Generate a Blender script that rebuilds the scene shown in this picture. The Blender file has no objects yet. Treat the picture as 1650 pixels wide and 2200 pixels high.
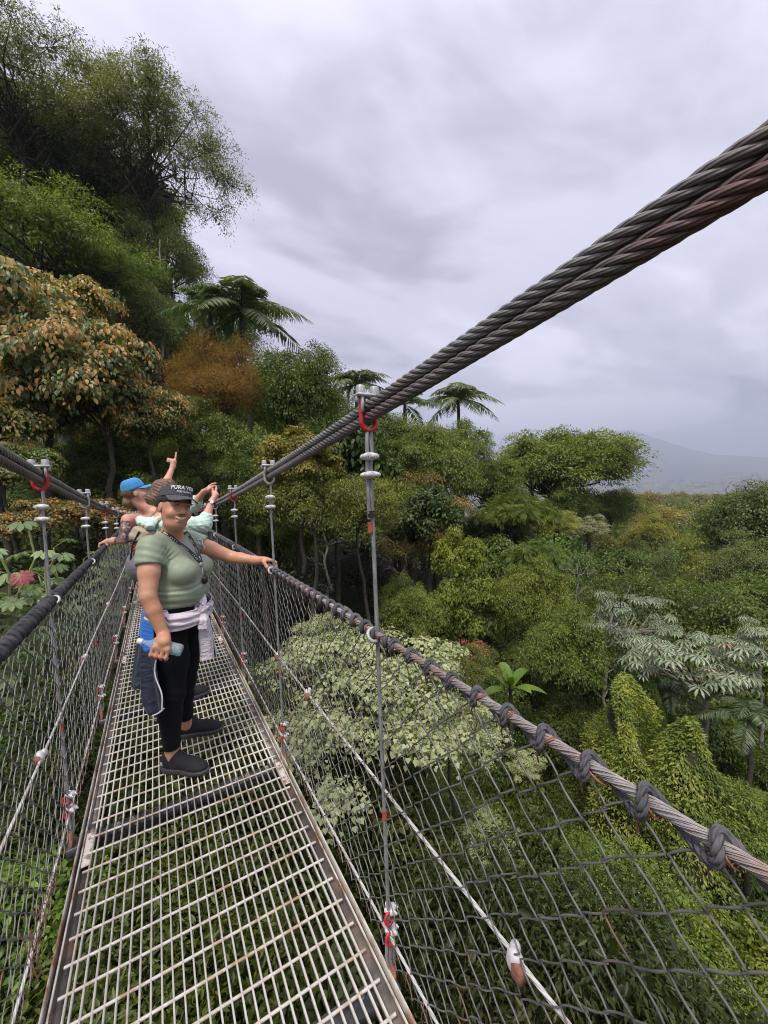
import bpy, math, random
import numpy as np
from mathutils import Matrix, Vector, noise as mnoise

scene = bpy.context.scene
COL = scene.collection
rad = math.radians

# ---------------------------------------------------------------- camera
CAM = np.array([0.0, 0.0, 1.58])
c_fwd = np.array([0.49834516, 0.86506927, -0.05750879])
c_up = np.array([0.06212296, 0.03053186, 0.9976014])
c_right = np.array([0.86475016, -0.50072245, -0.03852526])
cam_data = bpy.data.cameras.new("camera")
cam = bpy.data.objects.new("camera", cam_data)
COL.objects.link(cam)
cam_data.sensor_fit = 'HORIZONTAL'
cam_data.sensor_width = 36.0
cam_data.lens = 850.0 / 1650.0 * 36.0
cam_data.clip_start = 0.02
cam_data.clip_end = 40000.0
M = Matrix.Identity(4)
for i in range(3):
    M[i][0] = c_right[i]; M[i][1] = c_up[i]; M[i][2] = -c_fwd[i]; M[i][3] = CAM[i]
cam.matrix_world = M
scene.camera = cam

def ray(x, y):
    """direction of a photograph pixel (1650 x 2200), unit depth along the optical axis"""
    return c_fwd + c_right * ((x - 825.0) / 850.0) - c_up * ((y - 1100.0) / 850.0)
def at_depth(x, y, d):
    return CAM + ray(x, y) * d
def at_y(x, y, Y):
    r = ray(x, y); return CAM + r * (Y / r[1])
def at_z(x, y, z):
    r = ray(x, y); return CAM + r * ((z - CAM[2]) / r[2])

# ---------------------------------------------------------------- sky, sun, exposure
SUN_EL, SUN_AZ = rad(62), rad(225)          # high, behind the left shoulder, veiled by cloud
world = bpy.data.worlds.new("World")
scene.world = world
world.use_nodes = True
nt = world.node_tree
nt.nodes.clear()
def N(tree, typ, **kw):
    n = tree.nodes.new(typ)
    for k, v in kw.items():
        setattr(n, k, v)
    return n
out = N(nt, 'ShaderNodeOutputWorld')
bg = N(nt, 'ShaderNodeBackground')
bg.inputs['Strength'].default_value = 0.1
nt.links.new(bg.outputs[0], out.inputs['Surface'])
sky = N(nt, 'ShaderNodeTexSky', sky_type='NISHITA')
sky.sun_disc = False
sky.sun_elevation = SUN_EL
sky.sun_rotation = SUN_AZ
sky.air_density = 1.0; sky.dust_density = 3.0; sky.ozone_density = 1.0
tc = N(nt, 'ShaderNodeTexCoord')
sep = N(nt, 'ShaderNodeSeparateXYZ')
nt.links.new(tc.outputs['Generated'], sep.inputs[0])
# cloud layer coordinates: a flat deck overhead seen in perspective
zc = N(nt, 'ShaderNodeMath', operation='MAXIMUM'); zc.inputs[1].default_value = 0.0
nt.links.new(sep.outputs['Z'], zc.inputs[0])
za = N(nt, 'ShaderNodeMath', operation='ADD'); za.inputs[1].default_value = 0.16
nt.links.new(zc.outputs[0], za.inputs[0])
dv = N(nt, 'ShaderNodeVectorMath', operation='DIVIDE')
cmb = N(nt, 'ShaderNodeCombineXYZ')
for k in range(3): nt.links.new(za.outputs[0], cmb.inputs[k])
nt.links.new(tc.outputs['Generated'], dv.inputs[0]); nt.links.new(cmb.outputs[0], dv.inputs[1])
mp = N(nt, 'ShaderNodeMapping')
mp.inputs['Rotation'].default_value = (0, 0, rad(38))
mp.inputs['Scale'].default_value = (0.75, 1.35, 0.4)
mp.inputs['Location'].default_value = (1.7, 0.45, 0.0)
nt.links.new(dv.outputs[0], mp.inputs['Vector'])
n1 = N(nt, 'ShaderNodeTexNoise'); n1.inputs['Scale'].default_value = 0.85; n1.inputs['Detail'].default_value = 6
n1.inputs['Roughness'].default_value = 0.5; n1.inputs['Distortion'].default_value = 0.5
nt.links.new(mp.outputs[0], n1.inputs['Vector'])
n2 = N(nt, 'ShaderNodeTexNoise'); n2.inputs['Scale'].default_value = 3.0; n2.inputs['Detail'].default_value = 5
n2.inputs['Distortion'].default_value = 0.6
nt.links.new(mp.outputs[0], n2.inputs['Vector'])
mixn = N(nt, 'ShaderNodeMath', operation='MULTIPLY_ADD')
mixn.inputs[1].default_value = 0.24; nt.links.new(n2.outputs['Fac'], mixn.inputs[0]); nt.links.new(n1.outputs['Fac'], mixn.inputs[2])
ramp = N(nt, 'ShaderNodeValToRGB')
cr = ramp.color_ramp
cr.interpolation = 'EASE'
cr.elements[0].position = 0.45; cr.elements[0].color = (2.25, 2.18, 2.68, 1)
cr.elements[1].position = 0.75; cr.elements[1].color = (5.6, 5.42, 6.25, 1)
e = cr.elements.new(0.60); e.color = (4.0, 3.88, 4.58, 1)
nt.links.new(mixn.outputs[0], ramp.inputs[0])
# overcast skies are brighter overhead than near the horizon
zb = N(nt, 'ShaderNodeMath', operation='MULTIPLY_ADD'); zb.inputs[1].default_value = 0.70; zb.inputs[2].default_value = 0.80
zq = N(nt, 'ShaderNodeMath', operation='POWER'); zq.inputs[1].default_value = 1.6
nt.links.new(zc.outputs[0], zq.inputs[0]); nt.links.new(zq.outputs[0], zb.inputs[0])
grad = N(nt, 'ShaderNodeVectorMath', operation='SCALE')
nt.links.new(ramp.outputs['Color'], grad.inputs[0]); nt.links.new(zb.outputs[0], grad.inputs['Scale'])
mix = N(nt, 'ShaderNodeMix', data_type='RGBA')
mix.inputs[0].default_value = 0.93
nt.links.new(sky.outputs[0], mix.inputs[6]); nt.links.new(grad.outputs[0], mix.inputs[7])
nt.links.new(mix.outputs[2], bg.inputs['Color'])

sun_data = bpy.data.lights.new("sun", 'SUN')
sun_data.energy = 1.5
sun_data.angle = rad(12)
sun_data.color = (1.0, 0.93, 0.80)
sun = bpy.data.objects.new("sun", sun_data)
COL.objects.link(sun)
sd = Vector((math.sin(SUN_AZ) * math.cos(SUN_EL), math.cos(SUN_AZ) * math.cos(SUN_EL), math.sin(SUN_EL)))
sun.rotation_euler = sd.to_track_quat('Z', 'Y').to_euler()

vs = scene.view_settings
scene.display_settings.display_device = 'sRGB'
vs.view_transform = 'Standard'; vs.look = 'None'; vs.exposure = 1.22; vs.gamma = 1.0
vs.use_curve_mapping = False
cy = scene.cycles
cy.max_bounces = 6; cy.diffuse_bounces = 3; cy.glossy_bounces = 2; cy.transmission_bounces = 6
cy.transparent_max_bounces = 8; cy.volume_bounces = 0
cy.use_denoising = True
cy.denoising_prefilter = 'NONE'
cy.filter_width = 1.05
cy.caustics_reflective = False; cy.caustics_refractive = False
cy.sample_clamp_indirect = 6.0

# ---------------------------------------------------------------- helpers
def tag(o, label=None, cat=None, group=None, kind=None):
    if label: o['label'] = label
    if cat: o['category'] = cat
    if group: o['group'] = group
    if kind: o['kind'] = kind
    return o
def empty(name, loc=(0, 0, 0), label=None, cat=None, group=None, rz=0.0):
    o = bpy.data.objects.new(name, None)
    o.empty_display_size = 0.1
    o.location = loc; o.rotation_euler = (0, 0, rz)
    COL.objects.link(o)
    return tag(o, label, cat, group)
def link(name, me, parent=None, loc=None, rot=None, scale=None):
    o = bpy.data.objects.new(name, me)
    if parent is not None: o.parent = parent
    if loc is not None: o.location = loc
    if rot is not None: o.rotation_euler = rot
    if scale is not None: o.scale = scale
    COL.objects.link(o)
    return o
def dup(o, parent=None):
    c = o.copy(); COL.objects.link(c)
    if parent is not None: c.parent = parent
    for ch in list(o.children):
        dup(ch, c)
    return c

def mesh_np(name, V, F, mat=None, smooth=True, uv=None, attr=None, midx=None):
    """V (n,3); F list of (m,k) int arrays; uv list of (m,k,2); attr {name: (n,)}"""
    me = bpy.data.meshes.new(name)
    V = np.asarray(V, np.float32)
    F = [np.asarray(f, np.int32) for f in F if len(f)]
    nl = sum(f.size for f in F); nf = sum(len(f) for f in F)
    me.vertices.add(len(V)); me.vertices.foreach_set('co', V.ravel())
    me.loops.add(nl); me.polygons.add(nf)
    if nl:
        me.loops.foreach_set('vertex_index', np.concatenate([f.ravel() for f in F]))
        tot = np.concatenate([np.full(len(f), f.shape[1], np.int32) for f in F])
        st = np.concatenate([[0], np.cumsum(tot)[:-1]]).astype(np.int32)
        me.polygons.foreach_set('loop_start', st)
        me.polygons.foreach_set('loop_total', tot)
    if smooth and nf:
        me.polygons.foreach_set('use_smooth', np.ones(nf, bool))
    if midx is not None:
        me.polygons.foreach_set('material_index', np.asarray(midx, np.int32))
    if uv is not None and nl:
        l = me.uv_layers.new(name='UVMap')
        l.data.foreach_set('uv', np.concatenate([np.asarray(u, np.float32).ravel() for u in uv]))
    if attr:
        for k, a in attr.items():
            at = me.attributes.new(k, 'FLOAT', 'POINT')
            at.data.foreach_set('value', np.asarray(a, np.float32))
    if mat is not None:
        for m_ in (mat if isinstance(mat, (list, tuple)) else [mat]):
            me.materials.append(m_)
    me.update(calc_edges=True)
    me.validate()
    return me

class MB:
    """collects shapes into one mesh"""
    def __init__(s): s.V = []; s.F = {}; s.n = 0; s.UV = {}
    def add(s, V, F, uv=None):
        V = np.asarray(V, float); F = np.asarray(F, int)
        s.V.append(V); k = F.shape[1]
        s.F.setdefault(k, []).append(F + s.n); s.n += len(V)
        s.UV.setdefault(k, []).append(np.zeros(F.shape + (2,)) if uv is None else np.asarray(uv))
        return s
    def box(s, c, size, R=None, bevel=0.0):
        hx, hy, hz = np.asarray(size, float) / 2
        if bevel <= 0:
            V = np.array([[x, y, z] for x in (-hx, hx) for y in (-hy, hy) for z in (-hz, hz)])
            F = [[0, 1, 3, 2], [4, 6, 7, 5], [0, 4, 5, 1], [2, 3, 7, 6], [0, 2, 6, 4], [1, 5, 7, 3]]
        else:
            b = min(bevel, hx * .95, hy * .95, hz * .95)
            V = []; 
            for zz, ins in ((-hz, b), (-hz + b, 0), (hz - b, 0), (hz, b)):
                X = hx - ins; Y = hy - ins
                q = b * .6
                for (x, y) in ((X - q, -Y), (X, -Y + q), (X, Y - q), (X - q, Y), (-X + q, Y), (-X, Y - q), (-X, -Y + q), (-X + q, -Y)):
                    V.append([x, y, zz])
            V = np.array(V); F = []
            for r in range(3):
                for i in range(8):
                    F.append([r * 8 + i, r * 8 + (i + 1) % 8, r * 8 + 8 + (i + 1) % 8, r * 8 + 8 + i])
            s_ = V if R is None else V @ np.asarray(R).T
            s.add(s_ + np.asarray(c), F)
            s.add((s_ + np.asarray(c))[:8], [list(range(7, -1, -1))]); s.add((s_ + np.asarray(c))[24:], [list(range(8))])
            return s
        if R is not None: V = V @ np.asarray(R).T
        return s.add(V + np.asarray(c), F)
    def tube(s, P, r, sides=6, caps=True, closed=False, phase=0.0):
        V, F, uv = tube_arrays(P, r, sides, closed, phase)
        s.add(V, F, uv)
        if caps and not closed:
            s.add(V[:sides], [list(range(sides - 1, -1, -1))]); s.add(V[-sides:], [list(range(sides))])
        return s
    def cyl(s, p0, p1, r0, r1=None, sides=10):
        r1 = r0 if r1 is None else r1
        return s.tube(np.array([p0, p1], float), np.array([r0, r1]), sides)
    def ell(s, c, rr, R=None, nu=12, nv=8):
        th = np.linspace(0, np.pi, nv + 1)[1:-1]; ph = np.linspace(0, 2 * np.pi, nu, endpoint=False)
        V = [[0, 0, 1]] + [[math.sin(t) * math.cos(p), math.sin(t) * math.sin(p), math.cos(t)] for t in th for p in ph] + [[0, 0, -1]]
        V = np.array(V) * np.asarray(rr, float)
        if R is not None: V = V @ np.asarray(R).T
        V = V + np.asarray(c, float)
        T = [[0, 1 + i, 1 + (i + 1) % nu] for i in range(nu)]
        b = 1 + (nv - 2) * nu
        T += [[len(V) - 1, b + (i + 1) % nu, b + i] for i in range(nu)]
        Q = [[1 + r * nu + i, 1 + (r + 1) * nu + i, 1 + (r + 1) * nu + (i + 1) % nu, 1 + r * nu + (i + 1) % nu] for r in range(nv - 2) for i in range(nu)]
        n0 = s.n
        s.add(V, T)
        if Q: s.F.setdefault(4, []).append(np.array(Q) + n0); s.UV.setdefault(4, []).append(np.zeros((len(Q), 4, 2)))
        return s
    def mesh(s, name, mat, smooth=True):
        V = np.concatenate(s.V); ks = list(s.F)
        return mesh_np(name, V, [np.concatenate(s.F[k]) for k in ks], mat, smooth, uv=[np.concatenate(s.UV[k]) for k in ks])
    def build(s, name, mat, parent=None, smooth=True, **kw):
        return link(name, s.mesh(name, mat, smooth), parent, **kw)

def frames(P, closed=False):
    P = np.asarray(P, float)
    T = np.gradient(P, axis=0) if not closed else np.roll(P, -1, 0) - np.roll(P, 1, 0)
    T /= np.linalg.norm(T, axis=1)[:, None] + 1e-12
    up = np.array([0, 0, 1.0]) if abs(T[0][2]) < .9 else np.array([1.0, 0, 0])
    n = np.cross(np.cross(T[0], up), T[0]); n /= np.linalg.norm(n)
    U = np.empty_like(P)
    for i in range(len(P)):
        n = n - T[i] * n.dot(T[i]); n /= np.linalg.norm(n) + 1e-12
        U[i] = n
    return T, U, np.cross(T, U)
def tube_arrays(P, r, sides, closed=False, phase=0.0):
    P = np.asarray(P, float); n = len(P)
    T, U, W = frames(P, closed)
    r = np.broadcast_to(np.asarray(r, float), (n,))
    a = np.linspace(0, 2 * np.pi, sides, endpoint=False) + phase
    V = P[:, None] + r[:, None, None] * (np.cos(a)[None, :, None] * U[:, None] + np.sin(a)[None, :, None] * W[:, None])
    L = np.concatenate([[0], np.cumsum(np.linalg.norm(np.diff(P, axis=0), axis=1))])
    m = n if closed else n - 1
    i = np.arange(m)[:, None]; j = np.arange(sides)[None]
    i2 = (i + 1) % n; j2 = (j + 1) % sides
    F = np.stack(np.broadcast_arrays(i * sides + j, i * sides + j2, i2 * sides + j2, i2 * sides + j), -1).reshape(-1, 4)
    if closed: L = np.append(L, L[-1] + .01)
    l0 = L[np.arange(m)][:, None]; l1 = L[np.arange(m) + 1][:, None] if len(L) > m else l0
    u0 = np.broadcast_to(j / sides, (m, sides)); u1 = np.broadcast_to((j + 1) / sides, (m, sides))
    l0 = np.broadcast_to(l0, (m, sides)); l1 = np.broadcast_to(l1, (m, sides))
    uv = np.stack([np.stack([u0, l0], -1), np.stack([u1, l0], -1), np.stack([u1, l1], -1), np.stack([u0, l1], -1)], 2).reshape(-1, 4, 2)
    return V.reshape(-1, 3), F, uv
def unit(a):
    a = np.asarray(a, float); return a / (np.linalg.norm(a, axis=-1, keepdims=True) + 1e-9)
def rotm(axis, ang):
    return np.array(Matrix.Rotation(ang, 3, Vector(axis)))

# ---------------------------------------------------------------- materials
def mat(name, build):
    m = bpy.data.materials.new(name); m.use_nodes = True
    t = m.node_tree; t.nodes.clear()
    o = N(t, 'ShaderNodeOutputMaterial'); p = N(t, 'ShaderNodeBsdfPrincipled')
    t.links.new(p.outputs[0], o.inputs['Surface'])
    build(t, p, o)
    return m
def noise_n(t, scale, detail=4, rough=.55, coord='Object', vec=None):
    n = N(t, 'ShaderNodeTexNoise'); n.inputs['Scale'].default_value = scale; n.inputs['Detail'].default_value = detail
    n.inputs['Roughness'].default_value = rough
    if vec is None:
        c = N(t, 'ShaderNodeTexCoord'); vec = c.outputs[coord]
    t.links.new(vec, n.inputs['Vector'])
    return n
def ramp_n(t, fac, stops):
    r = N(t, 'ShaderNodeValToRGB'); c = r.color_ramp
    while len(c.elements) < len(stops): c.elements.new(0.5)
    for e_, (p_, col) in zip(c.elements, stops):
        e_.position = p_; e_.color = tuple(col) + (1,) if len(col) == 3 else col
    t.links.new(fac, r.inputs[0])
    return r
def bump_n(t, h, strength, dist, p):
    b = N(t, 'ShaderNodeBump'); b.inputs['Strength'].default_value = strength; b.inputs['Distance'].default_value = dist
    t.links.new(h, b.inputs['Height']); t.links.new(b.outputs[0], p.inputs['Normal'])
    return b
def simple(name, c1, c2=None, rough=.6, scale=30, metal=0.0, bump=0.0, stops=None, coord='Object', bd=.002, detail=4):
    def f(t, p, o):
        p.inputs['Roughness'].default_value = rough; p.inputs['Metallic'].default_value = metal
        n = noise_n(t, scale, detail, coord=coord)
        st = stops or [(.35, c1), (.65, c2 or c1)]
        r = ramp_n(t, n.outputs['Fac'], st)
        t.links.new(r.outputs[0], p.inputs['Base Color'])
        if bump: bump_n(t, n.outputs['Fac'], bump, bd, p)
    return mat(name, f)
def rusty(name, base, base2, rust=(.20, .07, .035), lo=.56, hi=.68, rough=.55, metal=.3, scale=18, bump=.25):
    """galvanised or painted steel with rust that has its own patches"""
    def f(t, p, o):
        p.inputs['Roughness'].default_value = rough; p.inputs['Metallic'].default_value = metal
        c = N(t, 'ShaderNodeTexCoord'); oi = N(t, 'ShaderNodeObjectInfo')
        ad = N(t, 'ShaderNodeVectorMath', operation='ADD')
        sc = N(t, 'ShaderNodeVectorMath', operation='SCALE'); sc.inputs['Scale'].default_value = 37.0
        cb = N(t, 'ShaderNodeCombineXYZ')
        for k in range(3): t.links.new(oi.outputs['Random'], cb.inputs[k])
        t.links.new(cb.outputs[0], sc.inputs[0]); t.links.new(c.outputs['Object'], ad.inputs[0]); t.links.new(sc.outputs[0], ad.inputs[1])
        n = noise_n(t, scale * 3, 5, vec=ad.outputs[0]); nb = noise_n(t, scale, 4, vec=ad.outputs[0])
        r1 = ramp_n(t, n.outputs['Fac'], [(.3, base), (.7, base2)])
        r2 = ramp_n(t, nb.outputs['Fac'], [(lo, (0, 0, 0)), (hi, (1, 1, 1))])
        m = N(t, 'ShaderNodeMix', data_type='RGBA')
        t.links.new(r2.outputs[0], m.inputs[0]); t.links.new(r1.outputs[0], m.inputs[6]); m.inputs[7].default_value = rust + (1,)
        t.links.new(m.outputs[2], p.inputs['Base Color'])
        bump_n(t, n.outputs['Fac'], bump, .001, p)
    return mat(name, f)
def rope_mat(name, c1, c2, turns, pitch, rust=None, rough=.55, metal=.25, lo=.5, hi=.7, strength=.8):
    """wire rope / fibre rope: fine wires run round the tube as a helix (relief), tint varies along it"""
    def f(t, p, o):
        p.inputs['Roughness'].default_value = rough; p.inputs['Metallic'].default_value = metal
        uv = N(t, 'ShaderNodeUVMap')
        s = N(t, 'ShaderNodeSeparateXYZ'); t.links.new(uv.outputs[0], s.inputs[0])
        a = N(t, 'ShaderNodeMath', operation='MULTIPLY'); a.inputs[1].default_value = turns; t.links.new(s.outputs['X'], a.inputs[0])
        b = N(t, 'ShaderNodeMath', operation='MULTIPLY_ADD'); b.inputs[1].default_value = 1.0 / pitch
        t.links.new(s.outputs['Y'], b.inputs[0]); t.links.new(a.outputs[0], b.inputs[2])
        k = N(t, 'ShaderNodeMath', operation='MULTIPLY'); k.inputs[1].default_value = 2 * math.pi; t.links.new(b.outputs[0], k.inputs[0])
        sn = N(t, 'ShaderNodeMath', operation='SINE'); t.links.new(k.outputs[0], sn.inputs[0])
        ab = N(t, 'ShaderNodeMath', operation='MULTIPLY_ADD'); ab.inputs[1].default_value = .5; ab.inputs[2].default_value = .5; t.links.new(sn.outputs[0], ab.inputs[0])
        bump_n(t, ab.outputs[0], strength, .0016, p)
        n = noise_n(t, 9, 5)
        r = ramp_n(t, n.outputs['Fac'], [(.35, c1), (.65, c2)])
        src = r.outputs[0]
        if rust:
            n2 = noise_n(t, 4.5, 6)
            r2 = ramp_n(t, n2.outputs['Fac'], [(lo, (0, 0, 0)), (hi, (1, 1, 1))])
            m = N(t, 'ShaderNodeMix', data_type='RGBA'); m.inputs[7].default_value = rust + (1,)
            t.links.new(r2.outputs[0], m.inputs[0]); t.links.new(src, m.inputs[6]); src = m.outputs[2]
        t.links.new(src, p.inputs['Base Color'])
    return mat(name, f)

MAT = {}
MAT['galv'] = rusty('galvanised steel', (.34, .34, .34), (.52, .52, .52), rust=(.25, .17, .13), lo=.66, hi=.8, rough=.5, metal=.35)
MAT['bar'] = rusty('pale grating steel', (.52, .495, .44), (.68, .65, .59), rust=(.42, .34, .22), lo=.60, hi=.75, rough=.5, metal=.1, scale=7)
MAT['rod'] = rusty('stained rod steel', (.50, .475, .42), (.66, .635, .58), rust=(.36, .24, .14), lo=.47, hi=.66, rough=.55, metal=.1, scale=14)
MAT['channel'] = rusty('channel steel', (.11, .105, .10), (.20, .185, .17), rust=(.30, .21, .17), lo=.5, hi=.62, rough=.5, metal=.4, scale=9)
MAT['lip'] = rusty('channel lip steel', (.55, .51, .45), (.70, .66, .58), rust=(.30, .15, .07), lo=.5, hi=.66, rough=.5, metal=.2, scale=8)
MAT['beam'] = rusty('dark beam steel', (.05, .053, .058), (.11, .115, .12), rust=(.2, .19, .18), lo=.6, hi=.68, rough=.4, metal=.4, scale=10)
MAT['plate'] = rusty('splice plate paint', (.55, .50, .45), (.72, .68, .62), rust=(.30, .17, .11), lo=.5, hi=.6, rough=.5, metal=.1, scale=20)
MAT['rust'] = simple('rust brown', (.17, .06, .04), (.34, .15, .10), rough=.7, scale=40, bump=.4)
MAT['red'] = simple('red paint', (.42, .015, .02), (.62, .03, .04), rough=.38, scale=60, bump=.25, bd=.001)
MAT['wire'] = rusty('fence wire', (.085, .087, .080), (.24, .24, .225), rust=(.20, .10, .06), lo=.60, hi=.72, rough=.5, metal=.3, scale=5)
MAT['strand_grey'] = rope_mat('grey strand', (.17, .168, .16), (.27, .265, .25), 7, .030, rust=(.17, .115, .095), lo=.55, hi=.75, strength=.6)
MAT['strand_red'] = rope_mat('rusty strand', (.135, .122, .115), (.19, .165, .155), 7, .030, rust=(.16, .085, .072), lo=.58, hi=.74, strength=.6)
MAT['hanger_rope'] = rope_mat('hanger wire rope', (.22, .225, .225), (.36, .365, .36), 6, .075, rust=(.2, .14, .12), lo=.62, hi=.8, strength=1.0)
MAT['rail_cable'] = rope_mat('rail wire rope', (.33, .30, .285), (.46, .43, .41), 6, .06, rust=(.32, .17, .12), lo=.5, hi=.66, strength=1.0)
MAT['pale_cable'] = rope_mat('pale wire rope', (.55, .54, .51), (.70, .69, .66), 5, .03, rust=(.34, .25, .18), lo=.55, hi=.72, strength=1.0)
MAT['lashing'] = rope_mat('dark lashing rope', (.055, .053, .06), (.12, .115, .125), 3, .028, rough=.8, metal=.0, strength=1.0)
MAT['lashing_black'] = rope_mat('black lashing rope', (.018, .018, .02), (.05, .05, .055), 3, .034, rough=.75, metal=.0, strength=1.0)
MAT['black'] = simple('black plastic', (.012, .012, .013), (.02, .02, .02), rough=.4)
MAT['white_metal'] = simple('whitish zinc', (.50, .49, .48), (.72, .71, .70), rough=.55, metal=.2, scale=50, bump=.3)
# ================================================================ the suspension footbridge
rng = np.random.default_rng(7)
ORD = ['', 'first', 'second', 'third', 'fourth', 'fifth', 'sixth', 'seventh', 'eighth', 'ninth', 'tenth', 'eleventh', 'twelfth', 'thirteenth', 'fourteenth']
XR, XL = 0.575, -0.44
DX0, DX1 = -0.405, 0.570
SP = 1.235; Y0 = 1.07
YE = 17.0
def cable_z(y): return 1.93 - .112 * y + .0042 * y * y
def rail_z(y): return 1.125 + .0035 * y

# ---- deck panels of steel grating
def make_panel():
    L = 2 * SP
    root = empty('deck_panel')
    mb = MB(); 
    bar = MB().box((0, L / 2, -.012), (.0052, L - .012, .024)).mesh('grating_bar', MAT['bar'], smooth=False)
    P = np.array([[0, 0, 0], [DX1 - DX0 - .075, 0, 0]])
    rod = MB().tube(np.linspace(P[0], P[1], 4), .0052, 8).mesh('cross_rod', MAT['rod'])
    xs = list(np.arange(DX0 + .106, DX1 - .075, .0315))
    xs = [DX0 + .060, DX0 + .077] + xs + [DX1 - .060, DX1 - .043][:1]
    for x in xs: link('grating_bar', bar, root, (x, 0, 0))
    n = 25
    for i in range(n): link('cross_rod', rod, root, (DX0 + .0375, (i + .5) * L / n, -.0045))
    # side channels: outer lip, second lip, web below
    for s, xo in ((1, DX0), (-1, DX1)):
        c = MB().box((xo + s * .003, L / 2, -.028), (.006, L - .004, .074), bevel=.0015)
        ch = c.build('side_channel', MAT['lip'], root, smooth=False)
        w = MB().box((xo + s * .034, L / 2, -.030), (.055, L - .008, .006))
        w.box((xo + s * .058, L / 2, -.021), (.005, L - .008, .012))
        w.build('channel_web', MAT['channel'], root, smooth=False)
        l2 = MB().box((xo + s * .021, L / 2, -.004), (.006, L - .006, .010), bevel=.001)
        l2.build('inner_lip', MAT['lip'], root, smooth=False)
    for s, xo in ((1, DX0 + .042), (-1, DX1 - .042)):
        pl = MB().box((xo, L - .11, -.010), (.034, .20, .006), bevel=.001).build('splice_plate', MAT['plate'], root, smooth=False)
        for yy in (L - .05, L - .16):
            MB().cyl((xo, yy, -.007), (xo, yy, -.0045), .0085, sides=12).tube(np.array([[xo, yy, -.0045], [xo, yy, .001]]), .0055, 6).build('bolt', MAT['galv'], pl, smooth=False)
    return root
panel = make_panel()
pn = ['second', 'third', 'fourth', 'fifth', 'sixth', 'seventh']
for i in range(7):
    o = panel if i == 0 else dup(panel)
    o.location = (0, Y0 - SP + 2 * SP * i, 0)
    tag(o, ['near end grating panel of the deck, in front of the black shoes',
            'grating panel under the black shoes of the woman in the green shirt'][i] if i < 2 else
        'pale grating deck panel behind the standing people, %s counted from the near end' % pn[i - 1],
        'deck panel', 'grating panels of the bridge deck')

# ---- crossbeams that carry the panels
def make_beam():
    root = empty('crossbeam')
    b = MB().box((.067, 0, -.055), (1.05, .075, .042), bevel=.004)
    b.build('beam', MAT['beam'], root, smooth=False)
    for s, x in ((-1, XL), (1, XR)):
        l = MB().box((x, 0, -.035), (.012, .055, .13), bevel=.004)
        l.box((x - s * .02, 0, -.075), (.05, .06, .012), bevel=.003)
        l.build('hanger_lug', MAT['rust'], root, smooth=False)
    for x in (-.26, -.20, .30, .36, .47):
        MB().cyl((x, .012, -.034), (x, .012, -.031), .011, sides=12).tube(np.array([[x, .012, -.031], [x, .012, -.023]]), .0075, 6).build('bolt', MAT['galv'], root, smooth=False)
    return root
beam = make_beam()
for k in range(-1, 13):
    o = beam if k == -1 else dup(beam)
    o.location = (0, Y0 + SP * k, 0)
    lab = {-1: 'dark steel crossbeam under the near end of the deck, below the camera',
           0: 'dark bolted crossbeam under the grating at the bottom edge of the picture',
           1: 'dark steel crossbeam under the grating just in front of the black shoe'}.get(k, '%s dark crossbeam under the deck from the camera, behind the standing person' % ORD[k + 1])
    tag(o, lab, 'crossbeam', 'crossbeams under the deck')

# ---- main cables: two stacked wire ropes each, six strands to a rope
def strand(x, y0, y1, ph, zoff, R=.0110, rs=.0058, lay=.18, ynear=4.0):
    m = MB()
    for (a, b, seg, sides) in ((y0, ynear, 14, 7), (ynear, y1, 6, 4)):
        if b <= a: continue
        y = np.linspace(a, b, int((b - a) / lay * seg) + 2)
        th = -2 * np.pi * y / lay + ph
        P = np.stack([x + R * np.cos(th), y, cable_z(y) + zoff + R * np.sin(th)], 1)
        m.tube(P, rs, sides, caps=True)
    return m
for side, x, y0 in (('right', XR, -1.3), ('left', XL, -.2)):
    root = empty('main_cable', (x, 0, cable_z(0)))
    tag(root, 'thick twisted steel main cable running up to the right across the sky' if side == 'right' else
        'twin steel main cable along the left side of the bridge', 'cable', 'main cables of the bridge')
    for zoff, mt in ((.0168, 'strand_grey'), (-.0168, 'strand_red')):
        rp = MB()
        y = np.linspace(y0, YE, 120)
        rp.tube(np.stack([np.full_like(y, x), y, cable_z(y) + zoff], 1), .0085, 5)
        ro = rp.build('wire_rope', MAT[mt], root); ro.location = (-x, 0, -cable_z(0))
        for k in range(6):
            strand(x, y0, YE, k * math.pi / 3 + zoff * 30, zoff).build('strand', MAT[mt], ro)

# ---- suspenders
def hexbolt(m, x, y, z, r, h):
    m.tube(np.array([[x, y, z], [x, y, z + h * .8], [x, y, z + h]]), np.array([r, r, r * .86]), 6, phase=.3)
def clip_mesh():
    m = MB()
    m.ell((0, -.007, 0), (.029, .014, .0125), nu=14, nv=8)
    m.ell((0, .010, 0), (.026, .012, .011), nu=12, nv=6)
    for s in (-1, 1):
        m.tube(np.array([[s * .014, -.024, 0], [s * .014, -.018, 0], [s * .014, .016, 0], [s * .014, .024, 0]]), np.array([.0075, .0085, .0085, .006]), 8)
        m.tube(np.array([[s * .014, -.030, 0], [s * .014, -.023, 0]]), .0045, 6)
    return m.mesh('wire_clip', MAT['white_metal'])
def saddle_mesh():
    # cast saddle over the rope pair: ribbed top plate and cheeks reaching down either side
    m = MB()
    m.box((0, 0, .048), (.082, .036, .010), bevel=.003)
    for s in (-1, 1):
        m.box((s * .0235, 0, .022), (.009, .028, .05), bevel=.003)
        m.box((s * .033, 0, .036), (.016, .008, .020), bevel=.002)
    return m.mesh('saddle_clamp', MAT['galv'], smooth=False)
def shackle_path():
    a = np.linspace(np.pi, 2 * np.pi, 17)
    P = np.stack([.024 * np.cos(a), 0 * a, -.030 + .026 * np.sin(a)], 1)
    P = np.concatenate([[[-.024, 0, .046], [-.024, 0, .01]], P, [[.024, 0, .01], [.024, 0, .046]]])
    return P
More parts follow.
